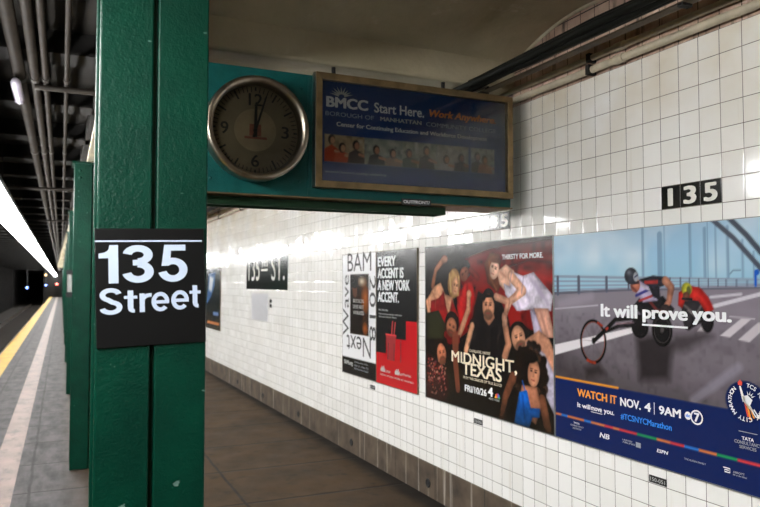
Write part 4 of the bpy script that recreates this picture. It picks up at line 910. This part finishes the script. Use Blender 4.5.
MB().prism([(0, 0), (.83, 0), (.83, .37), (0, .37)], 0, .003).build('wall_patch', plain('grey_patch', srgb(196, 196, 200), .3, var=.04)).matrix_world = face_matrix_wall(9.975, 1.09, WX)
tag(bpy.data.objects['wall_patch'], 'pale grey repair patch on the tiles below the 135TH ST. tablet', 'wall patch')
for z, l in ((1.345, 'small black square plate below the tablet, upper of two'), (1.282, 'small black square plate below the tablet, lower of two')):
    o = MB().prism([(0, 0), (.09, 0), (.09, .045), (0, .045)], 0, .004).build('square_plate', M['blacktile'], bevel=.001); o.matrix_world = face_matrix_wall(9.05, z, WX); tag(o, l, 'wall plate', 'square wall plates')
# little numbered plates under the posters
for Y, Z, s, l in ((2.555, .655, '150-051', 'small black plate numbered 150-051 below the road race poster'), (4.10, .658, '150-050', 'small black number plate below the dark red poster'), (5.82, .66, '150-049', 'small black number plate below the black and red poster')):
    r = empty('number_plate', mat=face_matrix_wall(Y, Z, WX)); tag(r, l, 'number plate', 'number plates below posters')
    MB().prism([(0, 0), (.105, 0), (.105, .034), (0, .034)], 0, .003).build('plate', M['black'], r); text('numerals', s, (.008, .097, .008, .026), M['fdim2'], r, .01, z=.0035)
# weep holes in the plinth
for Y, l in ((4.725, 'first'), (6.226, 'second'), (7.81, 'third'), (9.306, 'fourth'), (10.74, 'fifth')):
    o = MB().lathe([(0, .004), (.018, .004), (.026, .008), (.034, .006), (.036, 0)], 14).build('drain_cap', M['signal']); o.matrix_world = face_matrix_wall(Y, .10, WX - .012)
    tag(o, 'dark round drain cap in the concrete plinth, %s from the near end' % l, 'drain cap', 'drain caps in the plinth')

# ================================================================== PIPES AND CABLES along the tiled wall
def wall_pipe(z, rad, label, off):
    r = empty('wall_pipe', (WX - off, 0, z)); tag(r, label, 'pipe', 'pipes along the wall top')
    MB().tube([(0, Y0, 0), (0, 40, 0)], rad, 14).build('pipe_run', M['wallpipe'], r, smooth=True)
    for k in range(-2, 9):
        y = 2.68 + k * 1.53; MB().tube([(0, y - .03, 0), (0, y + .03, 0)], rad + .006, 14).build('coupling', M['wallpipe'], r)
        MB().box(-rad - .008, off, y + .2, y + .225, -rad - .006, rad + .006).build('clip', M['soot'], r)
    return r
wall_pipe(2.732, .020, 'lower cream pipe running along the top of the white tiles', .026); wall_pipe(2.796, .017, 'upper cream pipe running just above the lower one on the wall', .024)
r = empty('cable_bundle', (2.285, 0, 2.842)); tag(r, 'thick black cable bundle running along the wall under the vault', 'cables')
for i, (dx, dz, ra) in enumerate(((-.045, .0, .02), (-.012, -.012, .02), (.022, .0, .018), (-.02, .026, .016))):
    pts = [(dx + .004 * math.sin(k * 1.3 + i), Y0 + k * .5, dz - .055 + .006 * math.sin(k * 2.07 + i * 2)) for k in range(100)]
    MB().tube(pts, ra, 10).build('cable', M['cable'], r, smooth=True)
r = empty('cable_tray', (2.352, 0, 2.766)); tag(r, 'brown angle iron tray beside the black cable bundle', 'cable tray')
MB().box(0.0, .055, Y0, 40, 0.0, .006).box(.049, .055, Y0, 40, .006, .022).build('angle_run', M['angle'], r)
for k in range(-3, 12):
    y = 3.6 + k * PIT; MB().box(0.0, .055, y, y + .03, -.012, 0.0).box(.045, .055, y, y + .03, 0, .04).build('bracket', M['soot'], r)

# ================================================================== PIPES over the tracks
for x, ra, l in ((-.29, .040, 'widest overhead pipe above the tracks, leftmost of the bundle'), (-.194, .030, 'second overhead pipe above the tracks, right of the widest'), (-.125, .022, 'third overhead pipe above the tracks, close beside the second'), (.01, .016, 'thinnest overhead pipe above the tracks, nearest the green column')):
    r = empty('overhead_pipe', (0, 0, 0)); r.rotation_euler.z = -TURN; tag(r, l, 'pipe', 'overhead pipes above the tracks')
    MB().tube([(x, Y0, 3.05), (x, 90, 3.05)], ra, 14).build('pipe_run', M['pipe'], r, smooth=True)
    for k in range(0, 14):
        y = 2.25 + .2 + k * PIT * 2; MB().tube([(x, y - .04, 3.05), (x, y + .04, 3.05)], ra + .006, 14).build('coupling', M['pipe'], r)
        MB().tube([(x, y, 3.05 + ra), (x, y, 3.33)], .008, 6).build('hanger_rod', M['soot'], r)
for Y, xa, sag, l in ((5.55, -.2, 0.0, 'nearest cross conduit above the track pipes, ending at the green girder'), (11.3, -.75, .03, 'second cross conduit, crossing under the track pipes'), (17.2, -.75, .02, 'farthest cross conduit, crossing under the track pipes')):
    pts = [(xa + (.26 - xa) * i / 8, 0, 3.0 - sag * math.sin(math.pi * i / 8)) for i in range(9)]
    o = MB().tube(pts, .020, 10).build('cross_conduit', M['pipe'], smooth=True, loc=LP(0, Y), rz=-TURN); tag(o, l, 'conduit', 'cross conduits')
jl = empty('jar_light', LP(-.305, 5.25, 2.955)); jl.rotation_euler.z = -TURN; tag(jl, 'small pale oblong lamp cover under the widest overhead pipe', 'lamp')
MB().tube([(0, 0, 0), (0, .02, 0), (0, .08, 0), (0, .55, 0), (0, .6, 0), (0, .62, 0)], [.01, .024, .034, .034, .022, .008], 14).build('lens', M['jar'], jl, smooth=True)
MB().box(-.02, .02, .1, .5, .02, .05).build('mount', M['soot'], jl)
# lights far down the tunnel
def tunnel_light(name, x, y, z, rad, mat, label, post):
    r = empty(name, (x, y, z)); tag(r, label, 'signal light', 'lights far down the tunnel')
    MB().lathe([(0, .04), (rad * .7, .03), (rad, 0), (rad * .7, -.03), (0, -.04)], 14).build('lens', M[mat], r).rotation_euler = (R(90), 0, 0)
    MB().box(-rad * 1.6, rad * 1.6, .05, .3, -rad * 1.6, rad * 1.6).build('housing', M['signal'], r, bevel=.01)
    if post > 0: MB().tube([(0, .2, rad), (0, .2, post)], .03, 8).build('post', M['signal'], r)
    else: MB().tube([(0, .2, -rad), (0, .2, post)], .03, 8).build('post', M['signal'], r)
tunnel_light('tunnel_light', -1.72, 60, 1.27, .075, 'blue', 'larger blue light deep in the tunnel, over the tracks', 2.05)
tunnel_light('tunnel_light', -.64, 89, 1.4, .085, 'blue', 'smaller blue light deep in the tunnel, left of the red one', 1.92)
tunnel_light('signal_light', .5, 89, 1.5, .10, 'red', 'red signal light at the far end of the platform', 1.8)
tunnel_light('tunnel_light', -.45, 60, 2.25, .06, 'amber', 'amber glowing lamp hanging at the far end of the white tube row', 1.07)
tunnel_light('track_light', -1.05, 45, -.55, .06, 'blue', 'dim blue light low beside the yellow platform edge', -.63)
